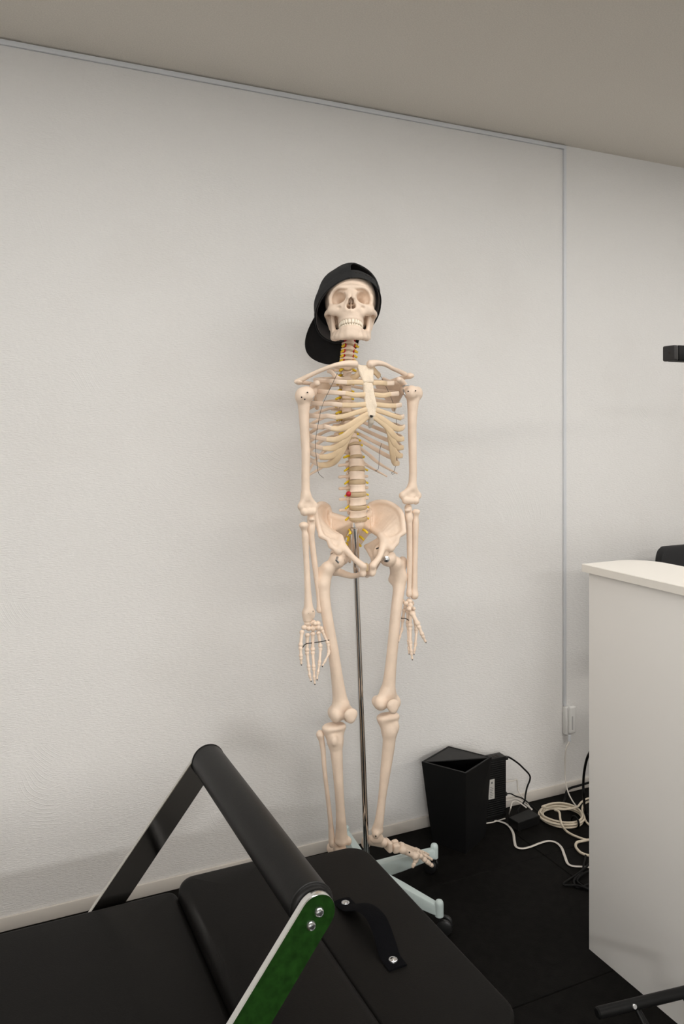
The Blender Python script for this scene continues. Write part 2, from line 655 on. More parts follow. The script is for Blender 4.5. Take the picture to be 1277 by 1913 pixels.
# outlet box at the lower end of the duct
po0, po1 = P(1050, 1316, 0.0), P(1071, 1366, 0.0)
ob = thing('optical_outlet', 'small white plastic outlet box on the wall at the foot of the cable duct', 'outlet', (po0[0] + 0.02, 0, po1[2]))
zz0, zz1 = po1[2], po0[2]
MB().box((XD - 0.007, -0.020, zz0), (XD + 0.026, 0.0, zz1 - 0.006), bevel=0.005).build('back_box', M['socket'], ob)
c = MB()
c.box((XD + 0.001, -0.034, zz0 + 0.006), (XD + 0.031, -0.0185, zz1), bevel=0.0075, seg=5)
c.build('cover', M['socket'], ob)
MB().box((XD + 0.0082, -0.0346, zz0 + 0.022), (XD + 0.0135, -0.0335, zz1 - 0.035)).build('printed_strip', M['grey_print'], ob, smooth=False, label='grey printed strip')
MB().cyl((XD + 0.006, -0.024, zz0 + 0.002), (XD + 0.006, -0.024, zz0 - 0.022), 0.0055, 14, bevel=0.001).build('cable_gland', M['duct'], ob)


def rrect(x0, x1, y0, y1, rc, inset, n=8):
    x0, x1, y0, y1 = x0 + inset, x1 - inset, y0 + inset, y1 - inset
    r = max(rc - inset, 0.001)
    out = []
    for cx, cy, a0 in ((x1 - r, y1 - r, 0), (x0 + r, y1 - r, 90), (x0 + r, y0 + r, 180), (x1 - r, y0 + r, 270)):
        for k in range(n + 1):
            a = math.radians(a0 + 90 * k / n)
            out.append((cx + r * math.cos(a), cy + r * math.sin(a)))
    return out


def pad(x0, x1, y0, y1, z0, z1, rc, bev, crown=0.004, n=8):
    """upholstered pad: rounded rectangle with rolled edges and a faintly domed top"""
    lay = [(z0, bev * 0.5), (z0 + bev * 0.5, 0.0)]
    for k in range(9):
        a = PI / 2 * k / 8
        lay.append((z1 - crown - bev + bev * math.sin(a), bev * (1 - math.cos(a))))
    hw_ = min(x1 - x0, y1 - y0) / 2 - bev
    lay += [(z1 - crown * 0.5, bev + 0.15 * hw_), (z1 - crown * 0.15, bev + 0.45 * hw_), (z1, bev + 0.75 * hw_)]
    vs, fs = [], []
    for z, ins in lay:
        vs += [(x, y, z) for x, y in rrect(x0, x1, y0, y1, rc, ins, n)]
    m = 4 * (n + 1)
    for i in range(len(lay) - 1):
        for j in range(m):
            j2 = (j + 1) % m
            fs.append((i * m + j, i * m + j2, (i + 1) * m + j2, (i + 1) * m + j))
    fs.append(tuple(range(m - 1, -1, -1)))
    fs.append(tuple(range((len(lay) - 1) * m, len(lay) * m)))
    return MB().add(vs, fs)


# ------------------------------------------------------------------ pilates reformer in the foreground
ref = thing('pilates_reformer', 'low bench with black vinyl pads and a raised padded foot bar in the foreground', 'exercise bench', (0.2, -0.98, 0.0))
YB, YF = -0.685, -1.275            # far and near edges of the pads
pad(-1.45, 0.384, YF, YB + 0.022, 0.320, 0.391, 0.022, 0.014, n=8).build('pad', M['leather'], ref, sharp=60)
pad(0.382, 0.583, YF, YB + 0.016, 0.325, 0.420, 0.034, 0.022, n=8).build('pad', M['leather'], ref, sharp=60)
pad(0.585, 0.803, YF, YB + 0.002, 0.330, 0.399, 0.050, 0.008, crown=0.002, n=8).build('pad', M['leather'], ref, sharp=60)
for y0, y1 in ((YB + 0.006, YB + 0.034), (YF - 0.034, YF - 0.006)):
    MB().box((-1.5, y0, 0.19), (0.775, y1, 0.318), bevel=0.004).build('rail', M['wood'], ref, sharp=30, label='maple wooden side rail')
MB().box((-1.45, YF + 0.03, 0.25), (0.77, YB - 0.03, 0.322), bevel=0.003).build('carriage_deck', M['black_metal'], ref, sharp=30)
for lx in (-1.42, 0.66):
    for ly in (YB - 0.03, YF + 0.03):
        lg = MB()
        lg.box((lx - 0.025, ly - 0.03, 0.0), (lx + 0.025, ly + 0.03, 0.252), bevel=0.003)
        lg.build('leg', M['black_metal'], ref, sharp=30)
# padded foot bar across the bench
BX, BZ, BR = 0.453, 0.637, 0.034
bar = MB()
bl = [(0, 0), (0.024, 0), (0.030, 0.001), (0.0335, 0.005), (BR, 0.012), (BR, 0.560), (0.0335, 0.567), (0.030, 0.571), (0.024, 0.572), (0, 0.572)]
bar.lathe(bl, (BX, -0.658, BZ), (0, -1, 0), 40)
fb = bar.build('foot_bar', M['leather_bar'], ref, sharp=60)
for yy in (-0.662, -1.222):
    th = np.linspace(0, 2 * PI, 41)
    MB().tube(np.stack([BX + 0.0335 * np.cos(th), np.full(41, yy), BZ + 0.0335 * np.sin(th)], 1), 0.0016, 6, caps=False).build('stitched_edge', M['seam'], fb)


def arm_plate(y_in, y_out, half_w, length):
    """flat bar with a rounded head, hanging from the foot bar at 52 degrees"""
    ang = math.radians(232)
    ax = np.array((math.cos(ang), 0, math.sin(ang)))
    sd = np.array((-ax[2], 0, ax[0]))
    o = np.array((BX, 0, BZ))
    loop = [o + ax * length + sd * half_w, ]
    for k in range(17):
        a = PI / 2 - PI * k / 16
        loop.append(o - ax * half_w * math.cos(a) + sd * half_w * math.sin(a))
    loop.append(o + ax * length - sd * half_w)
    loop = np.array(loop)
    n = len(loop)
    c_ = loop.mean(axis=0)
    vs = []
    for y, ins in ((y_in, 0.0012), (y_in + (y_out - y_in) * 0.12, 0), (y_out - (y_out - y_in) * 0.12, 0), (y_out, 0.0012)):
        for p in loop:
            q = p.copy()
            dd = np.dot(p - o, sd)
            q -= sd * ins * np.sign(dd)
            q[1] = y
            vs.append(q)
    fs = [tuple(range(n)), tuple(range(4 * n - 1, 3 * n - 1, -1))]
    for r in range(3):
        for k in range(n):
            k2 = (k + 1) % n
            fs.append((r * n + k, (r + 1) * n + k, (r + 1) * n + k2, r * n + k2))
    return vs, fs, ax


vs, fs, ax = arm_plate(-0.656, -0.646, 0.0265, 0.47)
MB().add(vs, fs).build('bar_arm', M['mirror'], ref, sharp=30, label='polished steel arm at the wall end of the foot bar')
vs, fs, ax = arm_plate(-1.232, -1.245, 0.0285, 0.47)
na = MB().add(vs, fs).build('bar_arm', M['edge'], ref, sharp=30, label='polished steel arm with a green reflection painted on its front face')
na.data.materials.append(M['green'])  # painted reflection on the camera-side face of the steel
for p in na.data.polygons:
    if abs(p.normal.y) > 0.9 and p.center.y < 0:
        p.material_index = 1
for s in (-0.004, 0.0165):
    b0 = np.array((BX, -1.245, BZ)) + ax * s
    prof = [(0, 0.0058), (0.003, 0.0056), (0.0035, 0.0032), (0.0037, 0.0030), (0.0046, 0.0052), (0.0060, 0.0040), (0.0070, 0.0012), (0.0072, 0)]
    MB().lathe([(r, z) for r, z in prof][::-1], b0, (0, -1, 0), 24).build('bolt', M['steel'], na)
# webbing loop snapped onto the end pad
ztop = 0.3985
s0, s1 = PZ(645, 1692, ztop), PZ(734, 1799, ztop)
dv = (s1 - s0) / np.linalg.norm(s1 - s0)
pts = [s0 - dv * 0.018 + V(0, 0, 0.002), s0 + V(0, 0, 0.003), s0 + (s1 - s0) * 0.12 + V(0.0, 0, 0.009), s0 + (s1 - s0) * 0.32 + V(0.010, 0, 0.026),
       s0 + (s1 - s0) * 0.55 + V(0.012, 0, 0.030), s0 + (s1 - s0) * 0.78 + V(0.006, 0, 0.017), s0 + (s1 - s0) * 0.93 + V(0, 0, 0.006), s1 + V(0, 0, 0.003), s1 + dv * 0.018 + V(0, 0, 0.002)]
cv = catmull(pts, 8)
st = MB().add(*sweep(cv, 0.0026, 0.0185, n=12, up=(0, 0, 1))).build('webbing_strap', M['web'], ref, sharp=60)
for q, zc in ((s0, 0.0042), (s1, 0.0042)):
    prof = [(0, 0.0030), (0.0022, 0.0030), (0.003, 0.0018), (0.0055, 0.0018), (0.0068, 0.0032), (0.0078, 0.0026), (0.0084, 0.0)]
    MB().lathe(prof[::-1], q + V(0, 0, zc), (0, 0, 1), 24).build('snap_button', M['steel'], st)

# ------------------------------------------------------------------ white reception counter on the right
cx0, cx1, cy0, cy1 = 1.437, 1.600, -2.0, -0.716
ct = thing('reception_counter', 'tall white laminate reception counter at the right edge', 'counter', (1.52, -1.35, 0.0))
MB().box((cx0, cy0, 0.0), (cx0 + 0.022, cy1, 0.966), bevel=0.001).build('front_panel', M['counter'], ct, sharp=30)
MB().box((cx0 + 0.0225, cy1 - 0.02, 0.0), (cx1, cy1, 0.966), bevel=0.001).build('end_panel', M['counter'], ct, sharp=30)
MB().box((cx1 - 0.022, cy0, 0.0), (cx1, cy1 - 0.0205, 0.966), bevel=0.001).build('rear_panel', M['counter'], ct, sharp=30)
# top slab, its far inner corner rounded
loop = [(1.426, cy0), (1.632, cy0)]
for k in range(13):
    a = math.radians(90 * k / 12)
    loop.append((1.632 - 0.085 + 0.085 * math.cos(a), -0.702 - 0.085 + 0.085 * math.sin(a)))
loop.append((1.426, -0.702))
n = len(loop)
vs, fs = [], []
LX, LY = np.mean([p[0] for p in loop]), np.mean([p[1] for p in loop])
for z, ins in ((0.967, 0.0), (0.9855, 0.0), (0.987, 0.0015)):
    vs += [(x - ins * np.sign(x - LX), y - ins * np.sign(y - LY), z) for x, y in loop]
for i in range(2):
    for k in range(n):
        fs.append((i * n + k, i * n + (k + 1) % n, (i + 1) * n + (k + 1) % n, (i + 1) * n + k))
fs += [tuple(range(n - 1, -1, -1)), tuple(range(2 * n, 3 * n))]
MB().add(vs, fs).build('counter_top', M['counter_top'], ct, sharp=30, label='cream counter top with a rounded corner')

# ------------------------------------------------------------------ office chair behind the counter
ch = thing('office_chair', 'black office chair behind the white counter', 'chair', (2.38, -0.50, 0.0))
bk = [(x, z) for x, z in rrect(2.135, 2.62, 0.56, 0.925, 0.045, 0.0, 8)]
vs, fs = [], []
m = len(bk)
for y, ins in ((-0.245, 0.006), (-0.252, 0.0), (-0.275, 0.0), (-0.282, 0.006)):
    for x, z in rrect(2.118, 2.62, 0.56, 0.926, 0.05, ins, 8):
        bow = 0.05 * ((x - 2.378) / 0.24) ** 2
        vs.append((x, y - bow + 0.02, z))
for i in range(3):
    for k in range(m):
        fs.append((i * m + k, i * m + (k + 1) % m, (i + 1) * m + (k + 1) % m, (i + 1) * m + k))
fs += [tuple(range(m - 1, -1, -1)), tuple(range(3 * m, 4 * m))]
bko = MB().add(vs, fs).build('backrest', M['mesh'], ch, sharp=50)
sp = MB()
sp.add(*sweep(catmull([(2.378, -0.235, 0.60), (2.378, -0.225, 0.52), (2.378, -0.28, 0.43), (2.378, -0.40, 0.41)], 6), 0.012, 0.03, n=10))
sp.build('back_bracket', M['black_metal'], ch)
pad(2.14, 2.615, -0.79, -0.33, 0.42, 0.475, 0.09, 0.02).build('seat', M['mesh'], ch, sharp=60)
MB().cyl((2.378, -0.52, 0.09), (2.378, -0.52, 0.43), 0.025, 20).build('gas_lift', M['black_metal'], ch)
for k in range(5):
    a = math.radians(18 + 72 * k)
    e = V(2.378 + 0.27 * math.cos(a), -0.52 + 0.27 * math.sin(a), 0.072)
    lg = MB().tube([(2.378, -0.52, 0.11), (2.378 + 0.12 * math.cos(a), -0.52 + 0.12 * math.sin(a), 0.10), e], [0.024, 0.02, 0.015], 10)
    lo_ = lg.build('leg', M['black_metal'], ch)
    t_ = V(-math.sin(a), math.cos(a), 0)
    MB().cyl(e + V(0, 0, -0.047) - t_ * 0.02, e + V(0, 0, -0.047) + t_ * 0.02, 0.025, 20, bevel=0.004).build('caster', M['caster'], lo_)

# ------------------------------------------------------------------ square black bar at the right edge, on its post
ba = thing('equipment_frame', 'black square bar end sticking in from the right edge above the counter', 'metal frame', (1.97, -0.835, 0.0))
q = P(1248, 660, 0.835)
zb = q[2]
MB().box((q[0] + 0.0145, -0.855, zb - 0.0195), (1.99, -0.815, zb + 0.0195), bevel=0.003).build('crossbar', M['black_metal'], ba, sharp=30)
ep = MB().box((q[0], -0.855, zb - 0.0195), (q[0] + 0.0143, -0.815, zb + 0.0195), bevel=0.004, seg=3).build('end_plug', M['black_cap_end'], ba, sharp=30)
MB().cyl((q[0] + 0.0005, -0.838, zb + 0.0005), (q[0] - 0.0006, -0.838, zb + 0.0005), 0.0032, 16).build('screw_hole', M['hole'], ep)
MB().box((1.95, -0.855, 0.012), (1.99, -0.815, zb - 0.02), bevel=0.003).build('post', M['black_metal'], ba, sharp=30)
MB().box((1.88, -0.95, 0.0), (2.06, -0.72, 0.0125), bevel=0.002).build('base_plate', M['black_metal'], ba, sharp=30)

# ------------------------------------------------------------------ low black tubular stand at the lower right corner
zs = 0.20
A_, B_ = PZ(1114, 1893, zs), PZ(1292, 1850, zs)
fs_ = thing('tubular_stand', 'low black tubular stand with two thin legs at the lower right corner', 'stand', ((A_[0] + B_[0]) / 2, A_[1], 0))
du = (B_ - A_) / np.linalg.norm(B_ - A_)
tb = MB().cyl(A_, B_, 0.0108, 20, bevel=0.003).build('top_bar', M['black_metal'], fs_)
for t_ in (0.36, 1.25):
    bp_ = A_ + (B_ - A_) * t_ if t_ < 1 else B_ - du * 0.03
    for off in (V(0.045, -0.135, 0), V(0.085, -0.10, 0)):
        foot = V(bp_[0] + off[0], bp_[1] + off[1], 0.006)
        MB().cyl(bp_ + V(off[0] * 0.12, off[1] * 0.05, -0.006), foot, 0.0042, 12).build('leg', M['black_metal'], fs_)
bq = A_ + (B_ - A_) * 0.36
MB().cyl(bq + V(-0.004, -0.0085, 0.004), bq + V(-0.005, -0.0135, 0.006), 0.0048, 16, bevel=0.001).build('bolt', M['steel'], fs_)

# ------------------------------------------------------------------ tapered waste bin
hb = 0.270
topc = [PZ(787, 1422.6, hb), PZ(870, 1444.5, hb), PZ(918, 1413.8, hb), PZ(837, 1393.3, hb)]
botc = [PZ(807, 1573, 0.0), PZ(870, 1596, 0.0), PZ(906, 1562, 0.0)]
botc.append(botc[0] + botc[2] - botc[1])
topc = np.array(topc)
botc = np.array(botc)
topc[3][1] = min(topc[3][1], -0.02)
botc[3][1] = min(botc[3][1], -0.03)
tc_, bc_ = topc.mean(axis=0), botc.mean(axis=0)
wn = thing('waste_bin', 'matt black square waste bin tapering to the floor beside the skeleton stand', 'bin', (bc_[0], bc_[1], 0))


def shrink(c, ctr, d):
    out = []
    for p in c:
        v_ = p - ctr
        out.append(ctr + v_ * (1 - d / np.linalg.norm(v_)))
    return np.array(out)


it, ib = shrink(topc, tc_, 0.0085), shrink(botc, bc_, 0.0085) + V(0, 0, 0.006)
rings = [botc, topc - V(0, 0, 0.001), shrink(topc, tc_, 0.001), it, ib]
vs = np.concatenate(rings)
fs = [(3, 2, 1, 0)]
for r in range(4):
    for k in range(4):
        k2 = (k + 1) % 4
        fs.append((r * 4 + k, r * 4 + k2, (r + 1) * 4 + k2, (r + 1) * 4 + k))
fs.append((16, 17, 18, 19))
MB().add(vs, fs).build('bin_body', M['bin'], wn, smooth=False)
la, lb_, lc = it[0], it[2], it[3]
tri_ = [la, lb_, lc]
MB().add([p - V(0, 0, 0.0012) for p in tri_] + [p - V(0, 0, 0.0042) for p in tri_], [(0, 1, 2), (5, 4, 3), (0, 3, 4, 1), (1, 4, 5, 2), (2, 5, 3, 0)]).build('half_lid', M['bin_lid'], wn, smooth=False, label='dark grey triangular half lid')

# ------------------------------------------------------------------ router standing against the wall
rx0, rx1, ryf, ryb, rz = 1.490, 1.660, -0.068, -0.030, 0.213
ro = thing('router', 'upright black ribbed router with a grey label behind the waste bin', 'router', ((rx0 + rx1) / 2, -0.049, 0))
rb = MB().box((rx0, ryf, 0.008), (rx1, ryb, rz), bevel=0.002)
for k in range(26):
    z = 0.018 + k * 0.0072
    rb.box((rx0 + 0.004, ryf - 0.0016, z), (rx1 - 0.004, ryf + 0.001, z + 0.0036), bevel=0.0006, seg=1)
body = rb.build('housing', M['router'], ro, sharp=30)
MB().box((rx0 + 0.02, ryf - 0.004, 0.0), (rx1 - 0.02, ryb + 0.004, 0.0085), bevel=0.002).build('foot', M['router'], ro, sharp=30)
vt = MB()
for k in range(6):
    x = rx0 + 0.07 + k * 0.014
    vt.box((x, ryf + 0.008, rz - 0.001), (x + 0.008, ryb - 0.012, rz + 0.0004))
vt.build('vent_slots', M['hole'], body, smooth=False)
l0, l1 = P(911.5, 1457, 0.068), P(922.5, 1491, 0.068)
lb = MB().box((l0[0], ryf - 0.0026, l1[2]), (l1[0], ryf - 0.0014, l0[2])).build('label_sticker', M['label'], ro, smooth=False, label='grey printed label')
ink = MB()
lw, lh = l1[0] - l0[0], l0[2] - l1[2]
ink.box((l0[0] + lw * 0.42, ryf - 0.003, l0[2] - lh * 0.22), (l0[0] + lw * 0.68, ryf - 0.0025, l0[2] - lh * 0.12))
for k in range(7):
    z = l1[2] + lh * (0.08 + 0.085 * k)
    ink.box((l0[0] + lw * 0.18, ryf - 0.003, z), (l0[0] + lw * (0.6 + 0.2 * ((k * 37) % 3) / 2), ryf - 0.0025, z + lh * 0.025))
ink.build('fine_print', M['ink'], lb, smooth=False)

# small network box lying on the floor
cn = [PZ(949.5, 1527, 0.032), PZ(967, 1537, 0.032), PZ(1008, 1523, 0.032), PZ(988, 1511, 0.032)]
cn = np.array(cn)
nb = thing('network_box', 'small flat black network box lying on the floor right of the router', 'network box', (*cn.mean(axis=0)[:2], 0))
cc = cn.mean(axis=0)
vs, fs = [], []
for z, ins in ((0.002, 0.002), (0.004, 0), (0.030, 0), (0.032, 0.002)):
    for p in cn:
        v_ = p - cc
        w_ = cc + v_ * (1 - ins / np.linalg.norm(v_))
        vs.append((w_[0], w_[1], z))
for r in range(3):
    for k in range(4):
        k2 = (k + 1) % 4
        fs.append((r * 4 + k, r * 4 + k2, (r + 1) * 4 + k2, (r + 1) * 4 + k))
fs += [(3, 2, 1, 0), (12, 13, 14, 15)]
MB().add(vs, fs).build('housing', M['router'], nb, smooth=False)
for p in cn:
    q2 = cc + (p - cc) * 0.8
    MB().cyl((q2[0], q2[1], 0.0), (q2[0], q2[1], 0.0025), 0.004, 10).build('rubber_foot', M['caster'], nb)

# ------------------------------------------------------------------ cables


def cable(name, pts, r, m, label, cat='cable', n=8):
    o = MB().tube(catmull(pts, 8), r, n).build(name, m, None)
    return tag(o, label, cat)


# black lead with a plug: router top port down to the floor box
pp = [V(rx1 - 0.001, -0.049, 0.198), V(rx1 + 0.022, -0.049, 0.199)] + [P(x, y, w) for x, y, w in ((966, 1425, 0.05), (978, 1436, 0.045), (988, 1447, 0.04), (989.5, 1456, 0.04), (984, 1471, 0.045), (981, 1485, 0.05), (979, 1497, 0.06))]
pp.append(cn[3] * 0.55 + cn[0] * 0.45 + V(0, 0.012, 0.0))
pp.append(cn[3] * 0.55 + cn[0] * 0.45 + V(0.004, -0.002, -0.012))
pl = cable('power_cable', pp, 0.0030, M['black_cable'] if 'black_cable' in M else M['cable_k'], 'black cable arching from the top of the router side down to the floor box')
MB().box((rx1, -0.055, 0.191), (rx1 + 0.020, -0.043, 0.204), bevel=0.003).build('plug', M['caster'], pl)
pp = [V(rx1 - 0.001, -0.049, 0.074)] + [P(x, y, w) for x, y, w in ((952, 1482.5, 0.055), (962, 1487, 0.06), (976, 1492, 0.07), (990, 1503, 0.08), (1002, 1514, 0.09))] + [PZ(1018, 1527, 0.004), PZ(1040, 1533, 0.004)]
pl = cable('power_cable', pp, 0.0022, M['cable_k'], 'thin black cable leaving the router low down and crossing over the floor box')
MB().box((rx1, -0.055, 0.068), (rx1 + 0.016, -0.043, 0.081), bevel=0.003).build('plug', M['caster'], pl)
# white leads behind the router
pp = [V(rx1 - 0.002, -0.040, 0.112), P(958, 1458.5, 0.03), P(964.5, 1456.5, 0.028), P(966, 1463, 0.028), P(967, 1475, 0.03), P(973, 1486, 0.045), P(984, 1500, 0.06), PZ(991, 1511, 0.034)]
cable('network_cable', pp, 0.0021, M['cable_w'], 'thin white cable bent sharply against the wall right of the router')
pp = [V(rx1 - 0.004, -0.042, 0.045), P(954, 1494, 0.035), P(966, 1493, 0.045), P(976, 1499, 0.06), P(984, 1505, 0.08), PZ(993, 1512, 0.034)]
cable('network_cable', pp, 0.0030, M['cable_w'], 'white cable running from the foot of the router over the back of the floor box')
pp = [PZ(950, 1521, 0.006), P(953, 1511, 0.12), P(956, 1500, 0.10), P(962, 1497, 0.09), P(972, 1501, 0.08), PZ(983, 1509, 0.036)]
cable('network_cable', pp, 0.0022, M['cable_w'], 'short white cable looping up beside the left end of the floor box')
pp = [PZ(900, 1539, 0.003), PZ(920, 1536, 0.003), PZ(943, 1529, 0.003)]
cable('network_cable', pp, 0.0020, M['cable_w'], 'short straight white cable crossing the floor in front of the router foot')
# flat white ribbon cable wandering over the floor
pp = [PZ(x, y, 0.004) for x, y in ((905, 1527), (920, 1532), (938, 1536), (950, 1543), (958, 1556), (960.5, 1572), (964, 1582), (975, 1585), (990, 1582), (1008, 1575), (1024, 1571), (1038, 1574), (1048, 1583), (1054, 1598), (1060, 1613), (1070, 1618), (1085, 1619), (1102, 1620))]
cv = catmull(pp, 6)
tag(MB().add(*sweep(cv, 0.0018, 0.0042, n=8, up=(0, 0, 1))).build('ribbon_cable', M['cable_w'], None), 'flat white ribbon cable snaking over the black floor towards the counter', 'cable')
# lead dropping from the outlet
pp = [V(XD + 0.006, -0.024, zz0 - 0.021)] + [P(x, y, w) for x, y, w in ((1056.5, 1400, 0.03), (1055, 1430, 0.032), (1055.5, 1455, 0.045), (1060, 1478, 0.07), (1068, 1495, 0.10))] + [PZ(1078, 1509, 0.02), PZ(1086, 1522, 0.012), PZ(1086, 1531, 0.012), PZ(1080, 1537, 0.02)]
cable('optical_cable', pp, 0.0024, M['cable_w'], 'thin white cable hanging from the wall outlet down to the coil on the floor')
# cream cable wound into a coil, its two ends running to the counter
ctr = PZ(1049, 1529, 0.0)
rng = random.Random(3)
pts = [PZ(1014, 1524, 0.006), PZ(1022, 1529, 0.008)]
turns = 7
offs = [0.000, 0.0062, -0.0055, 0.0035, -0.0030, 0.0085, 0.001, 0.0]
hts = [0.004, 0.0045, 0.005, 0.011, 0.012, 0.012, 0.019, 0.022]
for k in range(turns * 14):
    a = 2 * PI * k / 14 + 2.6
    i_, f_ = k // 14, (k % 14) / 14.0
    o_ = offs[i_] * (1 - f_) + offs[i_ + 1] * f_
    z_ = hts[i_] * (1 - f_) + hts[i_ + 1] * f_
    rr = 0.0665 + o_ + 0.0025 * math.sin(3 * a + i_)
    pts.append(ctr + V(rr * math.cos(a) * 1.03, rr * math.sin(a), z_))
pts += [PZ(1046, 1512, 0.045), PZ(1062, 1511, 0.04), PZ(1077, 1508, 0.035), PZ(1085, 1499, 0.03), PZ(1094, 1493, 0.03), PZ(1106, 1490, 0.03)]
coil = cable('coiled_cable', pts, 0.0032, M['cable_cream'], 'cream cable wound into a flat coil on the floor beside the counter')
th = np.linspace(0, 2 * PI, 15)
tp = PZ(1074, 1536, 0.016)
e1 = (tp - ctr) * V(1, 1, 0)
e1 /= np.linalg.norm(e1)
MB().tube([tp + e1 * 0.017 * math.cos(t_) + V(0, 0, 0.0185 * math.sin(t_)) for t_ in th], 0.0035, 8, caps=False).build('cable_tie', M['cable_k'], coil)
pp = [PZ(1036, 1513, 0.045), PZ(1044, 1517, 0.048), PZ(1046, 1530, 0.045), PZ(1050, 1543, 0.03), PZ(1058, 1553, 0.008), PZ(1074, 1562, 0.006), PZ(1096, 1569, 0.006), PZ(1110, 1566, 0.006)]
cable('network_cable', pp, 0.0036, M['cable_cream'], 'cream cable draped over the coil and running down right to the counter')
pp = [PZ(1104, 1568, 0.005), PZ(1088, 1571, 0.005), PZ(1077, 1574, 0.005), PZ(1075, 1582, 0.005), PZ(1083, 1592, 0.005), PZ(1094, 1597, 0.005), PZ(1108, 1600, 0.005)]
cable('network_cable', pp, 0.0042, M['cable_cream'], 'cream cable bent into a hairpin on the floor at the counter edge')
pp = [PZ(1106, 1494, 0.02), PZ(1092, 1501, 0.012), PZ(1087, 1510, 0.006), PZ(1089, 1522, 0.006), PZ(1095, 1536, 0.006), PZ(1106, 1545, 0.006)]
cable('network_cable', pp, 0.0034, M['cable_cream'], 'short cream cable curving out from and back behind the counter edge')
# black leads beside the counter
pp = [P(1104, 1400, 0.30), P(1096, 1417, 0.28), P(1091, 1440, 0.26), P(1089, 1465, 0.25), P(1090, 1490, 0.25), PZ(1093, 1516, 0.01), PZ(1104, 1530, 0.008)]
cable('power_cable', pp, 0.0042, M['cable_k'], 'black cable hanging in a curve down beside the counter edge')
pp = [P(1106, 1460, 0.03), P(1085, 1466.5, 0.025), P(1066, 1472, 0.02), P(1058, 1478, 0.03), PZ(1055, 1490, 0.006), PZ(1052, 1500, 0.006), PZ(1048, 1507, 0.006)]
cable('power_cable', pp, 0.0040, M['cable_k'], 'black cable running along the baseboard into the corner behind the coil')
for lab, ps in (('black cable tangle on the floor hooked to a point left of the counter', ((1104, 1610), (1092, 1622), (1074, 1636), (1053, 1650), (1056, 1654), (1080, 1655), (1104, 1664))),
                ('black cable looping inside the tangle at the counter foot', ((1106, 1626), (1090, 1632), (1078, 1643), (1082, 1651), (1096, 1659), (1108, 1662))),
                ('black cable crossing the tangle close to the counter panel', ((1094, 1596), (1090, 1615), (1086, 1630), (1072, 1644), (1078, 1658), (1106, 1650)))):
    cable('power_cable', [PZ(x, y, 0.004 + 0.004 * (i % 2)) for i, (x, y) in enumerate(ps)], 0.0032, M['cable_k'], lab)

# ------------------------------------------------------------------ wheeled skeleton stand
MM = 0.00148                      # metres per survey pixel at the skeleton
HUBX, HUBY = 1.020, -0.280
sd_ = thing('skeleton_stand', 'mint green wheeled stand with a chrome pole holding up the skeleton', 'stand', (HUBX, HUBY, 0.0))
hubm = MB()
hubm.lathe([(0, 0.045), (0.030, 0.045), (0.034, 0.05), (0.034, 0.092), (0.030, 0.097), (0.016, 0.100), (0.0145, 0.118), (0.0105, 0.120), (0, 0.120)], (HUBX, HUBY, 0), (0, 0, 1), 28)
hubm.build('hub', M['mint'], sd_, sharp=40)
POLE_T = P(661, 978, 0.285)
POLE_B = np.array((HUBX, HUBY, 0.10))
pol = MB().cyl(POLE_B, POLE_B + (POLE_T - POLE_B) * 0.90, 0.0080, 24).build('pole', M['chrome'], sd_, sharp=40)
pm = POLE_B + (POLE_T - POLE_B) * 0.895
MB().cyl(pm, POLE_T - (POLE_T - POLE_B) * 0.012, 0.0118, 24, bevel=0.0015).cyl(POLE_T - (POLE_T - POLE_B) * 0.012, POLE_T + V(0, 0, 0.01), 0.0085, 20, bevel=0.002).build('sleeve', M['chrome'], pol, sharp=40)
for k, a0 in enumerate((7, 79, 151, 223, 295)):
    a = math.radians(a0)
    dx, dn = V(math.cos(a), math.sin(a), 0), V(-math.sin(a), math.cos(a), 0)
    h0, R = np.array((HUBX, HUBY, 0)), 0.243
    sec = []
    for r, zl, zh, hw in ((0.028, 0.050, 0.092, 0.016), (0.12, 0.047, 0.086, 0.0145), (R - 0.012, 0.048, 0.076, 0.0115), (R, 0.048, 0.076, 0.0105)):
        c = h0 + dx * r
        b = 0.0035
        sec.append([c + dn * s * (hw - i) + V(0, 0, z) for s, i, z in ((-1, b, zl), (1, b, zl), (1, 0, zl + b), (1, 0.001, zh - b), (1, b, zh), (-1, b, zh), (-1, 0.001, zh - b), (-1, 0, zl + b))])
    vs = np.concatenate(sec)
    fs = [tuple(range(7, -1, -1)), tuple(range(24, 32))]
    for r in range(3):
        for j in range(8):
            j2 = (j + 1) % 8
            fs.append((r * 8 + j, r * 8 + j2, (r + 1) * 8 + j2, (r + 1) * 8 + j))
    am = MB().add(vs, fs)
    e = h0 + dx * R
    am.lathe([(0, 0.047), (0.0115, 0.047), (0.0115, 0.078), (0.0108, 0.083), (0.0085, 0.087), (0.0045, 0.0892), (0, 0.090)], e, (0, 0, 1), 20)
    ao = am.build('base_arm', M['mint'], sd_, sharp=40)
    cs_ = e + V(0.012 * math.cos(a + 1.9), 0.012 * math.sin(a + 1.9), 0)
    wd = V(math.cos(a + 0.6), math.sin(a + 0.6), 0)
    if k == 4:
        cs_, wd = e + V(.015, -.004, 0), V(-.62, -.785, 0)
    cm = MB().cyl(e + V(0, 0, 0.048), e + V(0, 0, 0.030), 0.006, 14)
    for s in (-1, 1):
        cm.lathe([(0, -0.006), (0.016, -0.006), (0.0195, -0.004), (0.0205, 0), (0.0195, 0.004), (0.016, 0.006), (0, 0.006)], cs_ + wd * s * 0.0105 + V(0, 0, 0.0205), wd, 24)
    cm.cyl(cs_ - wd * 0.012 + V(0, 0, 0.0205), cs_ + wd * 0.012 + V(0, 0, 0.0205), 0.007, 14)
    cm.build('caster', M['caster'], ao, sharp=40)

# ------------------------------------------------------------------ the skeleton
WO = 0.09                          # the bones were surveyed with the pole 9 cm farther out


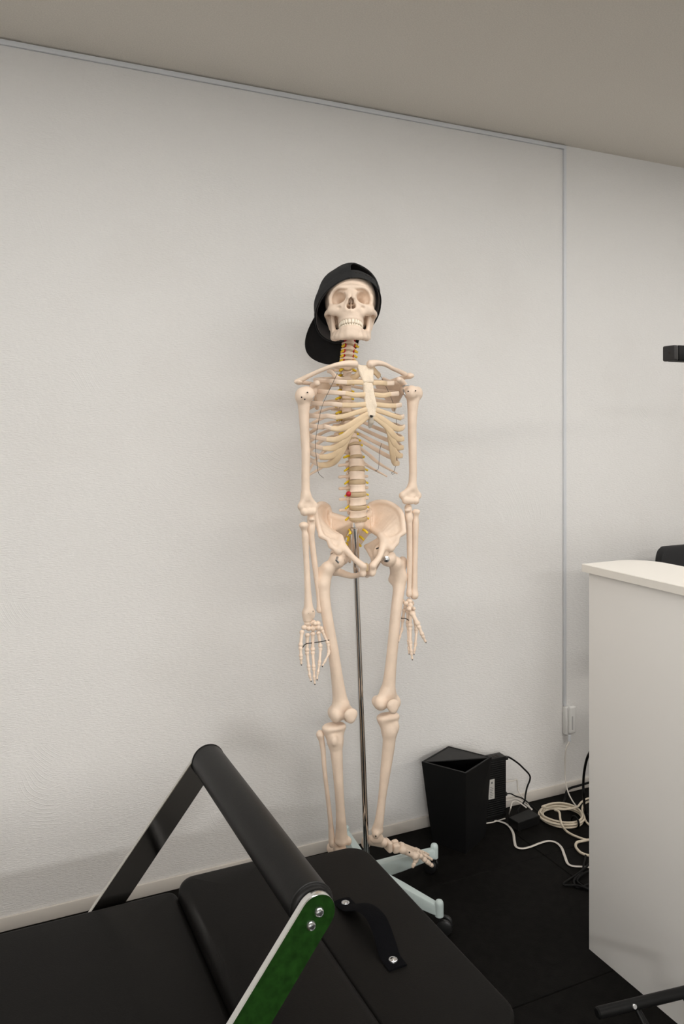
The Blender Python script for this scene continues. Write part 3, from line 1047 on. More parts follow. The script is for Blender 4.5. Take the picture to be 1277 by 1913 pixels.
def S(px, py, w):
    return P(px, py, w - WO)


X0 = S(689, 745, 0.47)[0]
sk = thing('anatomical_skeleton', 'life size cream plastic human skeleton model with a black cap standing against the white wall', 'skeleton model', (HUBX, HUBY - 0.02, 0.09))
B = M['bone']


def mirr(p):
    return mirror(p, X0)


# ---- vertebral column
spine_px = [  # px, py, w of the body centre for the disc levels, C2 top downwards
    (654, 633, .355), (653.6, 645, .36), (652, 655, .362), (651, 664, .362), (650, 672.5, .36), (649.5, 681, .355), (649, 690, .348),   # C2..C7 tops, T1 top
    (648.5, 703, .338), (648, 717, .33), (647.5, 731, .324), (647, 745, .32), (647, 759, .319), (648, 772, .32), (650, 785, .323),
    (652, 798, .328), (655, 811, .336), (658.5, 823, .346), (662, 832, .356), (665.2, 854.3, .368), (666.7, 877, .378), (667.3, 901, .385), (668, 923.5, .388),
    (668.7, 947, .385), (668.7, 968.3, .378)]
lev = [S(*p) for p in spine_px]
nv = len(lev) - 1


def vertebra(i):
    top, bot = lev[i], lev[i + 1]
    ax_ = (top - bot)
    L = np.linalg.norm(ax_)
    ax_ = ax_ / L
    reg = 'C' if i < 6 else ('T' if i < 18 else 'L')
    t = (i - 6) / 12.0
    if reg == 'C':
        rx, ry, gap = 0.0120, 0.0085, 0.0018
    elif reg == 'T':
        rx, ry, gap = 0.0135 + 0.006 * t, 0.0125 + 0.004 * t, 0.0022 + .0012 * t
    else:
        k = i - 18
        rx, ry, gap = 0.0238 + 0.0009 * k, 0.0175, 0.0060
    c = (top + bot) / 2
    ex = V(1, 0, 0)
    ey = np.cross(ax_, ex)
    ey /= np.linalg.norm(ey)      # points to the back wall
    Rm = np.stack([ex, ey, ax_], axis=1)
    q = Sdf(h=0.0016, k=0.004)
    hh = L / 2 - gap

    def pt(x, y, z):
        return c + ex * x + ey * y + ax_ * z
    # body: waisted elliptical drum
    a_, b_ = rx, ry

    def body(p):
        l = (p - c) @ Rm
        z = l[..., 2] / hh
        waist = 1 - 0.13 * np.clip(1 - z * z, 0, 1)
        rr = np.sqrt((l[..., 0] / a_) ** 2 + (l[..., 1] / b_) ** 2) / waist
        d1 = (rr - 1) * min(a_, b_)
        d2 = np.abs(l[..., 2]) - hh
        d1, d2 = d1 + 0.0012, d2 + 0.0012
        return np.minimum(np.maximum(d1, d2), 0) + np.sqrt(np.maximum(d1, 0) ** 2 + np.maximum(d2, 0) ** 2) - 0.0012
    m = max(a_, b_, hh)
    q._add(body, c - m, c + m, False, 0.003)
    back = ry
    for s in (-1, 1):
        if reg == 'C':
            q.cone(pt(s * rx * .7, back * .6, 0), pt(s * 0.012, back + 0.012, 0), 0.0032, 0.0045)
            q.cone(pt(s * rx * .8, -0.001, -0.001), pt(s * 0.023, 0.003, -0.004), 0.003, 0.0027)
            q.cone(pt(s * 0.012, back + 0.012, 0), pt(0, back + 0.020, -0.002), 0.0035, 0.003)
        elif reg == 'T':
            q.cone(pt(s * rx * .6, back * .7, hh * .4), pt(s * 0.011, back + 0.012, hh * .4), 0.0045, 0.0045)
            q.cone(pt(s * 0.011, back + 0.012, hh * .4), pt(s * 0.030, back + 0.020, hh * .5), 0.0045, 0.0048)
            q.cone(pt(s * 0.011, back + 0.012, hh * .4), pt(0, back + 0.022, -0.002), 0.0045, 0.004)
            q.cone(pt(s * 0.009, back + 0.013, hh * .9), pt(s * 0.009, back + 0.013, -hh), 0.004, 0.0035)
        else:
            q.cone(pt(s * rx * .6, back * .7, hh * .3), pt(s * 0.014, back + 0.014, hh * .2), 0.006, 0.0055)
            q.chain([pt(s * 0.016, back + 0.006, hh * .2), pt(s * 0.030, back + 0.006, hh * .15), pt(s * 0.043, back + 0.008, hh * .1)], [0.005, 0.0042, 0.0046])
            q.cone(pt(s * 0.014, back + 0.014, hh * .9), pt(s * 0.013, back + 0.016, -hh * 1.1), 0.006, 0.005)
            q.cone(pt(s * 0.013, back + 0.016, 0), pt(0, back + 0.024, -0.004), 0.0055, 0.0045)
    sl = {'C': (0.016, 0.006), 'T': (0.022, 0.022), 'L': (0.026, 0.006)}[reg]
    q.tri(pt(0, back + 0.018, 0.004), pt(0, back + 0.018, -hh * .7), pt(0, back + 0.018 + sl[0], -sl[1]), 0.0032)
    q.build('vertebra', B, sk)
    return c, ax_, ex, ey, L, rx, ry, gap, reg


vinfo = [vertebra(i) for i in range(nv)]
# atlas hidden under the skull
q = Sdf(0.0018, 0.004)
ca = lev[0] + V(0, 0, 0.008)
ring = [ca + V(0.016 * math.cos(a), 0.014 * math.sin(a) + 0.006, 0) for a in np.linspace(0, 2 * PI, 13)]
q.chain(ring, 0.0045)
for s in (-1, 1):
    q.cone(ca + V(s * .014, .006, 0), ca + V(s * .032, .008, -0.002), .006, .004)
q.build('vertebra', B, sk)


def drum(c, ax_, rx, ry, h, n=28, bulge=0.04):
    ex = V(1, 0, 0)
    ey = np.cross(ax_, ex)
    ey /= np.linalg.norm(ey)
    vs, fs = [], []
    lay = [(-h, .95), (-h * .6, 1.0), (0, 1 + bulge), (h * .6, 1.0), (h, .95)]
    for z, s in lay:
        for k in range(n):
            a = 2 * PI * k / n
            vs.append(c + ex * rx * s * math.cos(a) + ey * ry * s * math.sin(a) + ax_ * z)
    for i in range(len(lay) - 1):
        for k in range(n):
            fs.append((i * n + k, i * n + (k + 1) % n, (i + 1) * n + (k + 1) % n, (i + 1) * n + k))
    fs += [tuple(range(n - 1, -1, -1)), tuple(range((len(lay) - 1) * n, len(lay) * n))]
    return vs, fs


for i in range(1, nv + 1):
    c, ax_, ex, ey, L, rx, ry, gap, reg = vinfo[i - 1]
    a2 = vinfo[i][1] if i < nv else ax_
    am_ = (ax_ + a2) / np.linalg.norm(ax_ + a2)
    g = gap + (vinfo[i][7] if i < nv else gap)
    do = MB().add(*drum(lev[i], am_, rx * 1.0, ry * 1.0, g / 2 + 0.0004)).build('intervertebral_disc', M['disc'], sk, sharp=50)
    if i == 21:
        MB().lathe([(0.0078 * math.sin(t), -0.0078 * math.cos(t)) for t in np.linspace(0, PI, 9)], lev[i] + V(-rx - 0.003, 0.000, 0.002), (0, 0, 1), 16).build('herniated_bulge', M['artery'], do, label='red ball marking the herniated disc')
    # nerve stubs
    for s in (-1, 1):
        c0 = lev[i]
        if reg == 'C':
            pts = [c0 + V(s * 0.009, 0.008, 0.003), c0 + V(s * 0.017, 0.002, 0.000), c0 + V(s * 0.026, -0.003, -0.005)]
            rr = [0.0036, 0.0040, 0.0030]
        elif reg == 'T':
            pts = [c0 + V(s * 0.009, ry + 0.004, 0.004), c0 + V(s * (rx + 0.004), ry, 0.002), c0 + V(s * (rx + 0.014), ry - 0.002, -0.001)]
            rr = [0.0034, 0.0040, 0.0030]
        else:
            pts = [c0 + V(s * 0.016, ry, 0.004), c0 + V(s * 0.026, ry * .6, 0.001), c0 + V(s * 0.037, ry * .3, -0.004)]
            rr = [0.0030, 0.0032, 0.0026]
        MB().tube(catmull(pts, 5), np.interp(np.linspace(0, 2, 11), [0, 1, 2], rr), 10).build('spinal_nerve', M['nerve'], sk)
# vertebral arteries beside the neck
for s in (-1, 1):
    pts = []
    for i in range(0, 6):
        pts.append(lev[i] + V(s * 0.0135, -0.001, 0.0))
        pts.append((lev[i] + lev[i + 1]) / 2 + V(s * 0.0155, 0.004, 0))
    MB().tube(catmull(pts, 4), 0.0026, 8).build('vertebral_artery', M['artery'], sk)

# ---- sternum
q = Sdf(0.0016, 0.005)
mt = [S(668, 684, .452), S(681, 687, .455), S(694.5, 683, .452), S(693.5, 712, .468), S(680, 712, .468)]
q.tri(mt[0], mt[1], mt[4], .0052).tri(mt[1], mt[3], mt[4], .0052).tri(mt[1], mt[2], mt[3], .0052)
q.build('manubrium', M['sternum'], sk)
q = Sdf(0.0016, 0.005)
sb = [S(681.5, 718, .468), S(692.5, 718, .468), S(700, 758, .478), S(697, 776, .478), S(689, 776, .478), S(684, 756, .478)]
for k in range(1, 5):
    q.tri(sb[0], sb[k], sb[k + 1], .0052)
so = q.build('sternum', M['sternum'], sk)
q = Sdf(0.0016, 0.005)
q.chain([S(692.5, 779, .476), S(692.5, 788, .474), S(690.5, 797, .470)], [.0075, .0085, .0045])
q.build('xiphoid_process', M['xiphoid'], sk, label='grey translucent xiphoid tip')
q = Sdf(0.001, 0.001)
sc_ = S(693, 778, .486)
q.cone(sc_, sc_ + V(0, -0.003, 0), .0035).cone(sc_ + V(-.004, -.002, .003), sc_ + V(.004, -.003, .001), .0014)
q.build('screw', M['wire'], sk)

# ---- ribs
ends = {1: (None), 2: (649.4, 714.6, .458), 3: (647, 735, .466), 4: (641, 757, .472), 5: (628.6, 780, .470), 6: (620, 800.5, .462), 7: (611.7, 821, .452),
        8: (605, 838, .440), 9: (599, 854, .428), 10: (597, 869, .414)}
halfw = {1: .072, 2: .108, 3: .126, 4: .133, 5: .136, 6: .137, 7: .137, 8: .136, 9: .134, 10: .129, 11: .12, 12: .09}
end_pts = {}
for i in range(2, 11):
    end_pts[i] = S(*ends[i])
end_pts[1] = mirr(S(707, 702, .440))
end_pts[11] = mirr(S(742, 885, .372))
end_pts[12] = mirr(S(722.5, 890, .322))
YC = -(.385 - WO)
rib_bone_w = {i: (.0064 if i < 11 else .0055) for i in range(1, 13)}
for i in range(1, 13):
    v = 5 + i                      # index of the thoracic vertebra
    c, ax_, ex, ey, L, rx, ry, gap, reg = vinfo[v]
    head = c + ax_ * (L * .35)
    a = halfw[i]
    e = end_pts[i]
    drop = head[2] - e[2]
    x = lambda f: X0 - f
    zc = lambda f: head[2] - drop * f
    p0 = V(X0 - rx * .9, head[1] + ry * .8, head[2])
    if i <= 10:
        yb = head[1] + ry + 0.020
        if i == 1:
            pts = [p0, V(x(.036), yb, zc(-.1)), V(x(.066), yb - .03, zc(.15)), V(x(a), (yb + e[1]) / 2 - .005, zc(.45)), V(x(.064), e[1] + .03, zc(.8)), e]
        else:
            fx = X0 - e[0]
            yfr = e[1]
            mid_y = YC
            g_ = min(1.0, max(0.0, (i - 1) / 4.0))
            fz = [(1 - g_) * o_ + g_ * n_ for o_, n_ in ((0, .06), (.10, .24), (.24, .56), (.42, .78), (.58, .88), (.76, .94))]
            pts = [p0, V(x(.034), yb + .004, zc(fz[0])), V(x(.066), yb + .010, zc(fz[1])), V(x(a * .82), yb - .010, zc(fz[2])), V(x(a * .985), mid_y + .042, zc(fz[3])), V(x(a), mid_y, zc(fz[4]))]
            if fx < a * .80:
                pts += [V(x(a * .885), mid_y - .045, zc(fz[5])), V(x((a * .80 + fx) / 2 + .012), (mid_y - .045) * .35 + yfr * .65, zc(.92))]
            elif fx < a * .93:
                pts += [V(x(a * .95), (mid_y + yfr) / 2, zc((fz[4] + 1) / 2))]
            pts += [e]
    elif i == 11:
        pts = [p0, V(x(.034), head[1] + .030, zc(.10)), V(x(.075), head[1] + .034, zc(.40)), V(x(.108), head[1] + .018, zc(.72)), e]
    else:
        pts = [p0, V(x(.034), head[1] + .030, zc(.2)), V(x(.060), head[1] + .036, zc(.55)), e]
    for side in (0, 1):
        pp = [mirr(p) if side else p for p in pts]
        if i == 1 and not side:
            pp[-2:] = [S(634, 708, .415), S(658, 706, .438)]
        cv = catmull(pp, 7)
        n_ = len(cv)
        out = cv - V(X0, YC, 0)
        out[:, 2] = 0
        tan = np.gradient(cv, axis=0)
        tan /= np.linalg.norm(tan, axis=1)[:, None]
        upv = np.cross(tan, out)
        upv *= np.sign(upv[:, 2])[:, None]
        s_ = np.linspace(0, 1, n_)
        wd = rib_bone_w[i] * (0.62 + 0.38 * np.clip((s_ - .15) / 0.4, 0, 1)) * (1 if i < 11 else 1 - .65 * np.clip((s_ - .6) / .4, 0, 1))
        th = 0.0029 * (1 + 0.35 * (1 - np.clip(s_ / 0.2, 0, 1)))
        ro = MB().add(*sweep(cv, wd, th, n=14, up=upv, sq=.72)).build('rib', B, sk, sharp=60)
        # cartilage bar from the rib end to the breastbone (or to the bar above)
        joins = {1: [S(678, 694, .455)], 2: [S(664, 714, .468), S(681, 715, .468)], 3: [S(664, 738, .474), S(682, 737, .474)], 4: [S(662, 757, .479), S(684, 755, .478)],
                 5: [S(645, 777, .478), S(664, 771, .480), S(686, 764, .479)], 6: [S(634, 801, .470), S(650, 796, .478), S(669, 784, .481), S(689, 771, .479)],
                 7: [S(628, 821, .463), S(645, 813, .474), S(663, 796, .480), S(681, 782, .480), S(691, 776, .477)],
                 8: [S(622, 837, .452), S(638, 829, .466), S(651, 814, .474), S(661, 799, .479)], 9: [S(615, 853, .442), S(630, 846, .455), S(643, 832, .465), S(652, 815, .473)],
                 10: [S(612, 868, .428), S(626, 861, .445), S(637, 846, .458), S(645, 831, .466)]}
        if i in joins:
            jj = joins[i]
            if i == 1:
                jj = [mirr(S(700, 694, .452)), mirr(S(695, 689, .454))]
            k_ = [e] + list(jj)
            if i == 1 and not side:
                k_ = [S(658, 706, .438), S(667, 701, .450), S(674, 692, .455)]
            if side:
                k_ = [mirr(p) for p in k_]
            cc_ = catmull(k_, 8)
            st_ = (cc_[1] - cc_[0]) / np.linalg.norm(cc_[1] - cc_[0])
            cc_ = np.vstack([cc_[0] - st_ * 0.003, cc_])
            tan = np.gradient(cc_, axis=0)
            upc = np.cross(tan, np.tile(V(0, -1, 0), (len(cc_), 1)))
            upc *= np.where(np.abs(upc[:, 2:3]) > 1e-9, np.sign(upc[:, 2:3]), 1)
            sn = np.linspace(0, 1, len(cc_))
            wc_ = 0.0068 + (0.0022 * np.sin(np.clip(sn, 0, 1) * PI) if i >= 6 else 0 * sn)
            if i == 1:
                wc_ = 0.008 + 0 * sn
            MB().add(*sweep(cc_, wc_, 0.0034, n=14, up=upc, sq=.72)).build('costal_cartilage', M['cartilage'], ro, sharp=60)

# hanging wires threaded through the ribs
wl = [S(x, y, w) for x, y, w in ((630, 697, .43), (622, 714, .467), (611, 737, .472), (602, 757, .470), (597, 776, .466), (594, 792, .460), (590.5, 812, .440), (588.5, 830, .430), (590, 850, .424), (592, 868, .418), (595, 884, .41), (604, 893, .40))]
MB().tube(catmull(wl, 6), 0.0006, 6).build('support_wire', M['wire'], sk)
MB().tube(catmull([S(x, y, w) for x, y, w in ((700, 688, .44), (707, 697, .44), (713, 707, .44), (722, 725, .44), (731, 745, .435), (736, 762, .43), (739, 780, .425), (741, 800, .42), (741.5, 820, .415), (740, 840, .41), (740, 866, .40))], 6), 0.0006, 6).build('support_wire', M['wire'], sk)
wr = [S(x, y, w) for x, y, w in ((712, 828, .36), (708.5, 845, .36), (708, 858, .355), (706, 876, .345), (701, 879, .345), (704, 880.5, .352))]
MB().tube(catmull(wr, 6), 0.0006, 6).build('support_wire', M['wire'], sk)
wr = [S(x, y, w) for x, y, w in ((739, 868, .42), (736, 880, .40), (731, 883, .40), (733, 886, .40), (737, 884, .40))]
MB().tube(catmull(wr, 6), 0.0006, 6).build('support_wire', M['wire'], sk)


def bone(name, fn, h=0.0022, k=0.008, label=None, material=None, parent=None):
    q = Sdf(h, k)
    fn(q)
    return q.build(name, material or B, parent or sk, label)


# ---- clavicles
def clav(q, pts, rs):
    q.chain(pts, rs, n=5)


bone('clavicle', lambda q: (clav(q, [S(662, 680, .462), S(650, 679, .464), S(629, 681.5, .462), S(606, 689, .448), S(581, 700, .425), S(563, 709, .408), S(553, 713, .402)],
                                 [.0105, .0088, .0066, .0058, .0062, .0072, .006])), h=.0016)
bone('clavicle', lambda q: (clav(q, [S(692, 680, .462), S(704, 678, .466), S(719, 681, .464), S(733, 688.5, .448), S(745, 693.5, .425), S(756, 699, .41)],
                                 [.0115, .0085, .0062, .0058, .0065, .0072])), h=.0016)


# ---- scapulas
def scap(q, acr, cor, glen, sup, inf, med, root):
    q.k = .005
    q.tri(sup, glen, inf, .0026).tri(sup, inf, med, .0026)
    q.chain([glen + (inf - glen) * .1, (glen + inf) / 2, inf], [.006, .005, .006])
    q.ell(glen, (.012, .012, .018), k=.008)
    q.chain([sup, (sup + glen) / 2 + V(0, 0, .004), glen + V(0, 0, .012)], [.003, .004, .008])
    q.chain([root, (root + acr) / 2 + V(0, .012, -.002), acr], [.003, .005, .008], n=4)
    q.chain([glen + V(0, 0, .012), (glen + cor) / 2 + V(0, -.004, .008), cor], [.008, .0085, .0085], n=4)
    q.ell(acr, (.013, .014, .0075))


gl = S(754, 727, .405)
ga = dict(acr=S(765, 702, .400), cor=S(744, 709, .435), glen=gl, sup=S(716, 707, .325), inf=S(735, 765, .318), med=S(702, 722, .292), root=S(705, 717, .290))
bone('scapula', lambda q: scap(q, **ga), h=.002)
gb = {k_: mirr(v_) for k_, v_ in ga.items()}
gb['acr'] = S(558, 713, .400)
gb['cor'] = S(592, 716, .437)
gb['glen'] = S(585, 729, .402)
gb['inf'] = S(592, 762, .318)
gb['sup'] = S(604, 707, .325)
gb['med'] = S(618, 722, .292)
gb['root'] = S(612, 717, .290)
bone('scapula', lambda q: scap(q, **gb), h=.002)


# ---- arms
def humerus(q, head, top_lat, shaft, cond_in, cond_out, rh):
    q.k = .010
    q.ell(head, (rh, rh * 1.02, rh))
    q.ell(top_lat, (rh * .72, rh * .78, rh * .95), k=.008)
    q.chain(shaft, [.0175, .0140, .0125, .0115, .0112, .0118, .0118], n=4, k=.006)
    m_ = (cond_in + cond_out) / 2
    d = cond_out - cond_in
    for s_ in (0.10, 0.90):
        q.cone(shaft[-2], cond_in + d * s_ + V(0, .002, .020), .0090, .0058, k=.010)
    q.tri(shaft[-2], cond_in + d * .08 + V(0, .002, .014), cond_out - d * .08 + V(0, .002, .014), .0050, k=.008)
    q.cone(cond_in + d * .22, cond_in + d * .33, .0112, .0092, k=.003)
    q.cone(cond_in + d * .33, cond_in + d * .50, .0092, .0108, k=.003)
    q.ell(cond_in + d * .74, (.0105, .0115, .0108), k=.0025)
    q.ell(cond_in + d * .04 + V(0, .005, .013), (.0080, .0085, .0085), k=.008)
    q.ell(cond_in + d * .94 + V(0, .004, .014), (.0068, .0075, .0085), k=.008)
    q.ell(m_ + V(0, -.012, .021), (.0090, .0065, .0080), sub=True, k=.006)


hl = bone('humerus', lambda q: humerus(q, S(572, 737, .425), S(562, 740, .425), [S(567.5, 752, .42), S(567.5, 775, .42), S(569, 810, .42), S(571, 850, .42), S(570.5, 895, .42), S(571, 925, .42), S(573, 943, .42)],
                                       S(590, 955, .425), S(560, 957, .425), .0225))
hr = bone('humerus', lambda q: humerus(q, S(768, 734, .425), S(779, 735, .42), [S(771, 748, .42), S(770, 772, .42), S(769.5, 800, .42), S(770.5, 850, .42), S(771, 885, .42), S(769.5, 910, .42), S(768, 925, .42)],
                                       S(750, 935, .425), S(785, 936, .425), .0215))
for (o_, ps) in ((hl, ((563, 742), (574, 733), (569, 746))), (hr, ((762, 731), (776, 730)))):
    q = Sdf(.001, .001)
    for (x, y) in ps:
        q.cone(S(x, y, .446), S(x, y, .450), .0022)
    q.build('pin_hole', M['hole'], o_)
# steel shoulder springs
for pts in ([S(752, 722, .43), S(757, 720, .44), S(763, 720, .44)], [S(753, 728, .43), S(755, 735, .44), S(757, 739, .44)], [S(586, 733, .43), S(585, 740, .44), S(583, 744, .44)]):
    MB().tube(catmull(pts, 6), 0.0024, 10).build('joint_spring', M['steel'], sk)


def longbone(pts, rs, k=.006, n=4):
    return lambda q: q.chain(pts, rs, k=k, n=n)


# viewer-left forearm, palm turned forward
def rad_l(q):
    q.ell(S(567, 981, .43), (.0125, .0125, .0085), k=.004)
    q.chain([S(567, 983, .43), S(568.5, 994, .43), S(570, 1003, .43), S(571, 1030, .43), S(573, 1065, .432), S(574.5, 1100, .435), S(575.5, 1122, .437), S(576, 1138, .437)], [.0085, .0075, .0098, .0080, .0080, .0088, .0105, .0125], n=3)
    q.rbox(S(576, 1149, .437), (.0160, .010, .0105), .006, k=.016)
    q.ell(S(574, 1159, .437), (.012, .010, .006), k=.006)


def uln_l(q):
    q.chain([S(581, 966, .415), S(581, 975, .418), S(580.5, 988, .42)], [.011, .0112, .0098])
    q.ell(S(582, 970, .432), (.0085, .009, .006), k=.006)
    q.chain([S(580, 985, .42), S(582, 1010, .42), S(586.5, 1045, .42), S(591.5, 1085, .42), S(595, 1115, .422), S(597, 1136, .424)], [.0098, .0085, .0080, .0072, .0065, .0082], n=3)
    q.ell(S(598, 1141, .424), (.0095, .009, .007))


rl = bone('radius', rad_l)
bone('ulna', uln_l)
for (x, y) in ((575.5, 1145), (583.2, 1142)):
    MB().cyl(S(x, y, .4475), S(x, y, .4495), .0026, 14).build('screw', M['wire'], rl)


def uln_r(q):
    q.chain([S(762, 948, .415), S(762.5, 955, .42), S(763.5, 968, .425)], [.0105, .0110, .0095])
    q.ell(S(761, 953, .43), (.010, .008, .0055), k=.006)
    q.chain([S(763.5, 965, .425), S(764.5, 1000, .428), S(765, 1045, .43), S(764.5, 1085, .432), S(764, 1103, .433)], [.0095, .0085, .0080, .0070, .0068], n=3)
    q.ell(S(764, 1110, .433), (.0085, .009, .010))


def rad_r(q):
    q.ell(S(777, 955.5, .43), (.0105, .0115, .0065), k=.004)
    q.chain([S(777, 958, .43), S(776.5, 968, .43), S(776, 978, .43), S(775.5, 1005, .43), S(774.5, 1050, .43), S(774, 1085, .43), S(773, 1105, .43)], [.0080, .0075, .0095, .0085, .0080, .0085, .0105], n=3)
    q.ell(S(773, 1112, .43), (.0115, .015, .012))


bone('radius', rad_r)
bone('ulna', uln_r)


# ---- hands
def finger(parent, pts, r0, name='finger'):
    """metacarpal and phalanges: dumbbell bones with fine joint gaps"""
    q = Sdf(0.0010, 0.0016)
    n_ = len(pts) - 1
    for i in range(n_):
        a, b = pts[i], pts[i + 1]
        r = r0[i] if isinstance(r0, (list, tuple)) else r0 * (1 - 0.16 * i)
        L = np.linalg.norm(b - a)
        d = (b - a) / L
        a2, b2 = a + d * r * .75, b - d * r * .75
        q.cone(a2, b2, r * .74, r * .66, k=.0015)
        q.ell(a2, (r * 1.05, r * .98, r * .85), k=.003)
        q.ell(b2, (r * .98, r, r * .85) if i < n_ - 1 else (r * .7, r * .6, r * .6), k=.003)
    return q.build(name, B, parent, smooth=1)


def hand(carp, fingers, tips=True):
    q = Sdf(0.0010, 0.0008)
    for c, r in carp:
        q.ell(c, r)
    h_ = q.build('hand', B, sk, smooth=1)
    for pts, r0 in fingers:
        fo = finger(h_, pts, r0)
        MB().lathe([(0.0017 * math.sin(t), -0.0017 * math.cos(t)) for t in np.linspace(0, PI, 7)], pts[-1] + V(0, -0.001, -0.0006), (0, 0, 1), 10).build('wire_end', M['wire'], fo)
    return h_


w_ = .437
cl = [(S(574, 1164, w_), (.0095, .008, .0080)), (S(584, 1162.5, w_), (.0085, .009, .0075)), (S(593, 1165, w_), (.0080, .008, .0075)), (S(568, 1172, w_), (.0080, .007, .0065)),
      (S(576, 1173.5, w_), (.0068, .008, .0075)), (S(584, 1173, w_), (.0075, .010, .0095)), (S(593, 1172, w_), (.0078, .009, .0085)), (S(599.5, 1174, w_), (.0062, .007, .0060)), (S(588, 1165, w_ + .01), (.006, .006, .006))]
fl_ = [([S(564, 1177.5, .447), S(561, 1208, .462), S(562, 1228, .468), S(562.5, 1241.5, .470)], .0062),
       ([S(574, 1183, .437), S(573, 1217.5, .441), S(576.5, 1248, .452), S(578.3, 1263, .460), S(580.6, 1272, .462)], .0062),
       ([S(584, 1180.5, .437), S(583.8, 1216.5, .441), S(586, 1248, .454), S(586.8, 1267, .462), S(587.7, 1278, .465)], .0064),
       ([S(594, 1179, .437), S(598.5, 1210, .442), S(596.5, 1240, .458), S(593.5, 1257, .466), S(591.8, 1269.5, .468)], .0060),
       ([S(600.5, 1176, .437), S(612.5, 1202.5, .445), S(614, 1220, .452), S(606.5, 1236, .462), S(601.5, 1244.5, .466)], .0054)]
hL = hand(cl, fl_)
MB().tube(catmull([S(564, 1211, .448), S(571, 1203, .444), S(584, 1201, .441), S(600, 1198.5, .444), S(616, 1195.5, .446)], 5), .0013, 8).build('spacing_wire', M['wire'], hL)
cr = [(S(764, 1123, .43), (.0085, .010, .0080)), (S(752, 1122.5, .42), (.0068, .007, .0058)), (S(757, 1127, .43), (.0066, .008, .0066)), (S(766, 1131, .435), (.0072, .009, .0085)),
      (S(757, 1134, .42), (.0062, .007, .0060)), (S(763.5, 1137.5, .44), (.0070, .009, .0062)), (S(771.5, 1137, .43), (.0060, .009, .0058)), (S(769, 1127, .42), (.006, .009, .008))]
fr_ = [([S(755, 1137, .415), S(752, 1157, .41), S(750, 1177.5, .42), S(746.3, 1190, .435), S(743.8, 1199, .44)], .0056),
       ([S(761, 1139, .42), S(761.5, 1166, .42), S(763, 1200, .445), S(763.3, 1212, .455), S(763.6, 1221.5, .458)], .0060),
       ([S(766, 1140, .428), S(765.5, 1172, .43), S(766.2, 1203.5, .456), S(768, 1219, .468), S(769.7, 1232, .472)], .0076),
       ([S(771, 1141, .42), S(777.5, 1179, .42), S(775.5, 1205, .45), S(774, 1214, .46), S(772.6, 1222, .462)], .0060),
       ([S(768.5, 1143, .452), S(781, 1168.5, .478), S(789, 1187.5, .488), S(795, 1200, .492)], [.0084, .0062, .0048])]
hR = hand(cr, fr_)
MB().tube(catmull([S(749, 1155, .42), S(757, 1155.5, .43), S(765, 1160, .43)], 5), .0012, 8).build('spacing_wire', M['wire'], hR)


# ---- pelvis, turned a little more to the camera than the chest
PC0, PSY = S(668.7, 970, .378), S(683.5, 1058, .478)
PF = V(-.125, -.992, 0)
PC0 = PC0 * .45 + PSY * .55
PNRM = V(-PF[1], PF[0], 0)


def mirp(p):
    return np.array(p, float) - 2 * PNRM * np.dot(np.array(p, float) - PC0, PNRM)


def hip(q, T):
    q.k = .006
    A, Bc, C, D, E, F, G, H, I, J, K, L_, Mf, N, O, Q = [T(S(*p)) for p in (
        (688, 945, .322), (702, 938, .338), (720, 938, .362), (738, 946.5, .392), (750, 962, .425), (753.5, 994, .453), (743.5, 1002, .455), (740.5, 1014, .458),
        (729.5, 1025, .462), (711, 1001, .425), (695, 990, .353), (692, 957, .340), (722, 972, .378), (709, 1039, .470), (696, 1057, .480), (717, 1012, .440))]
    r = .0030
    outer = catmull([A, Bc, C, D, E, F, G], 3)
    inner_ = catmull([L_, L_ * .5 + K * .5, K, K * .5 + J * .5, J, J * .45 + Q * .55, Q], 3)
    nrm_ = -PF - V(0, 0, .25)
    gridp = []
    for t in np.linspace(0, 1, 7):
        bw = .020 * 4 * t * (1 - t)
        gridp.append([inner_[k_] * (1 - t) + outer[k_] * t + nrm_ * bw * math.sin(PI * min(1, .12 + k_ / 18.0)) for k_ in range(19)])
    for a_ in range(6):
        for b_ in range(18):
            q.quad(gridp[a_][b_], gridp[a_][b_ + 1], gridp[a_ + 1][b_ + 1], gridp[a_ + 1][b_], r, k=.002)
    q.tri(G, H, Q, r)
    q.tri(H, I, Q, r)
    q.chain([L_, A, Bc, C, D, E, F], [.006, .0060, .0058, .0062, .0068, .0074, .0068], n=3)
    q.chain([F, G, H, I], [.0065, .0045, .0062, .006], n=3)
    q.chain([K, J, Q], [.0085, .0085, .010], n=3)
    q.chain([J, Q, I], [.008, .012, .010])
    cup = T(S(714, 1034, .432))
    hd = T(S(724.5, 1043, .440))
    q.ell(cup, .0275, k=.008)
    q.chain([Q, N, O], [.0125, .0082, .0098], n=4)
    q.ell(O + V(.002, .004, -.012), (.0105, .0080, .0155), k=.006)
    isch, sp_, pl_ = T(S(694, 1062, .362)), T(S(684, 1021, .345)), T(S(699, 1047, .385))
    q.chain([cup + V(0, .016, -.004), T(S(702, 1050, .385)), isch], [.016, .0125, .0145], n=3)
    q.tri(T(S(709, 1008, .405)), sp_, pl_, .0038).tri(T(S(709, 1008, .405)), pl_, cup, .006)
    q.cone(T(S(709, 1008, .405)), sp_, .007, .0055).cone(sp_, pl_, .0055, .007)
    q.chain([isch, T(S(686, 1074, .41)), T(S(684, 1072, .445)), O + V(0, .004, -.022)], [.0125, .0080, .0072, .0075], n=3)
    q.ell(hd + (hd - cup) * .12, .0250, sub=True, k=.003)


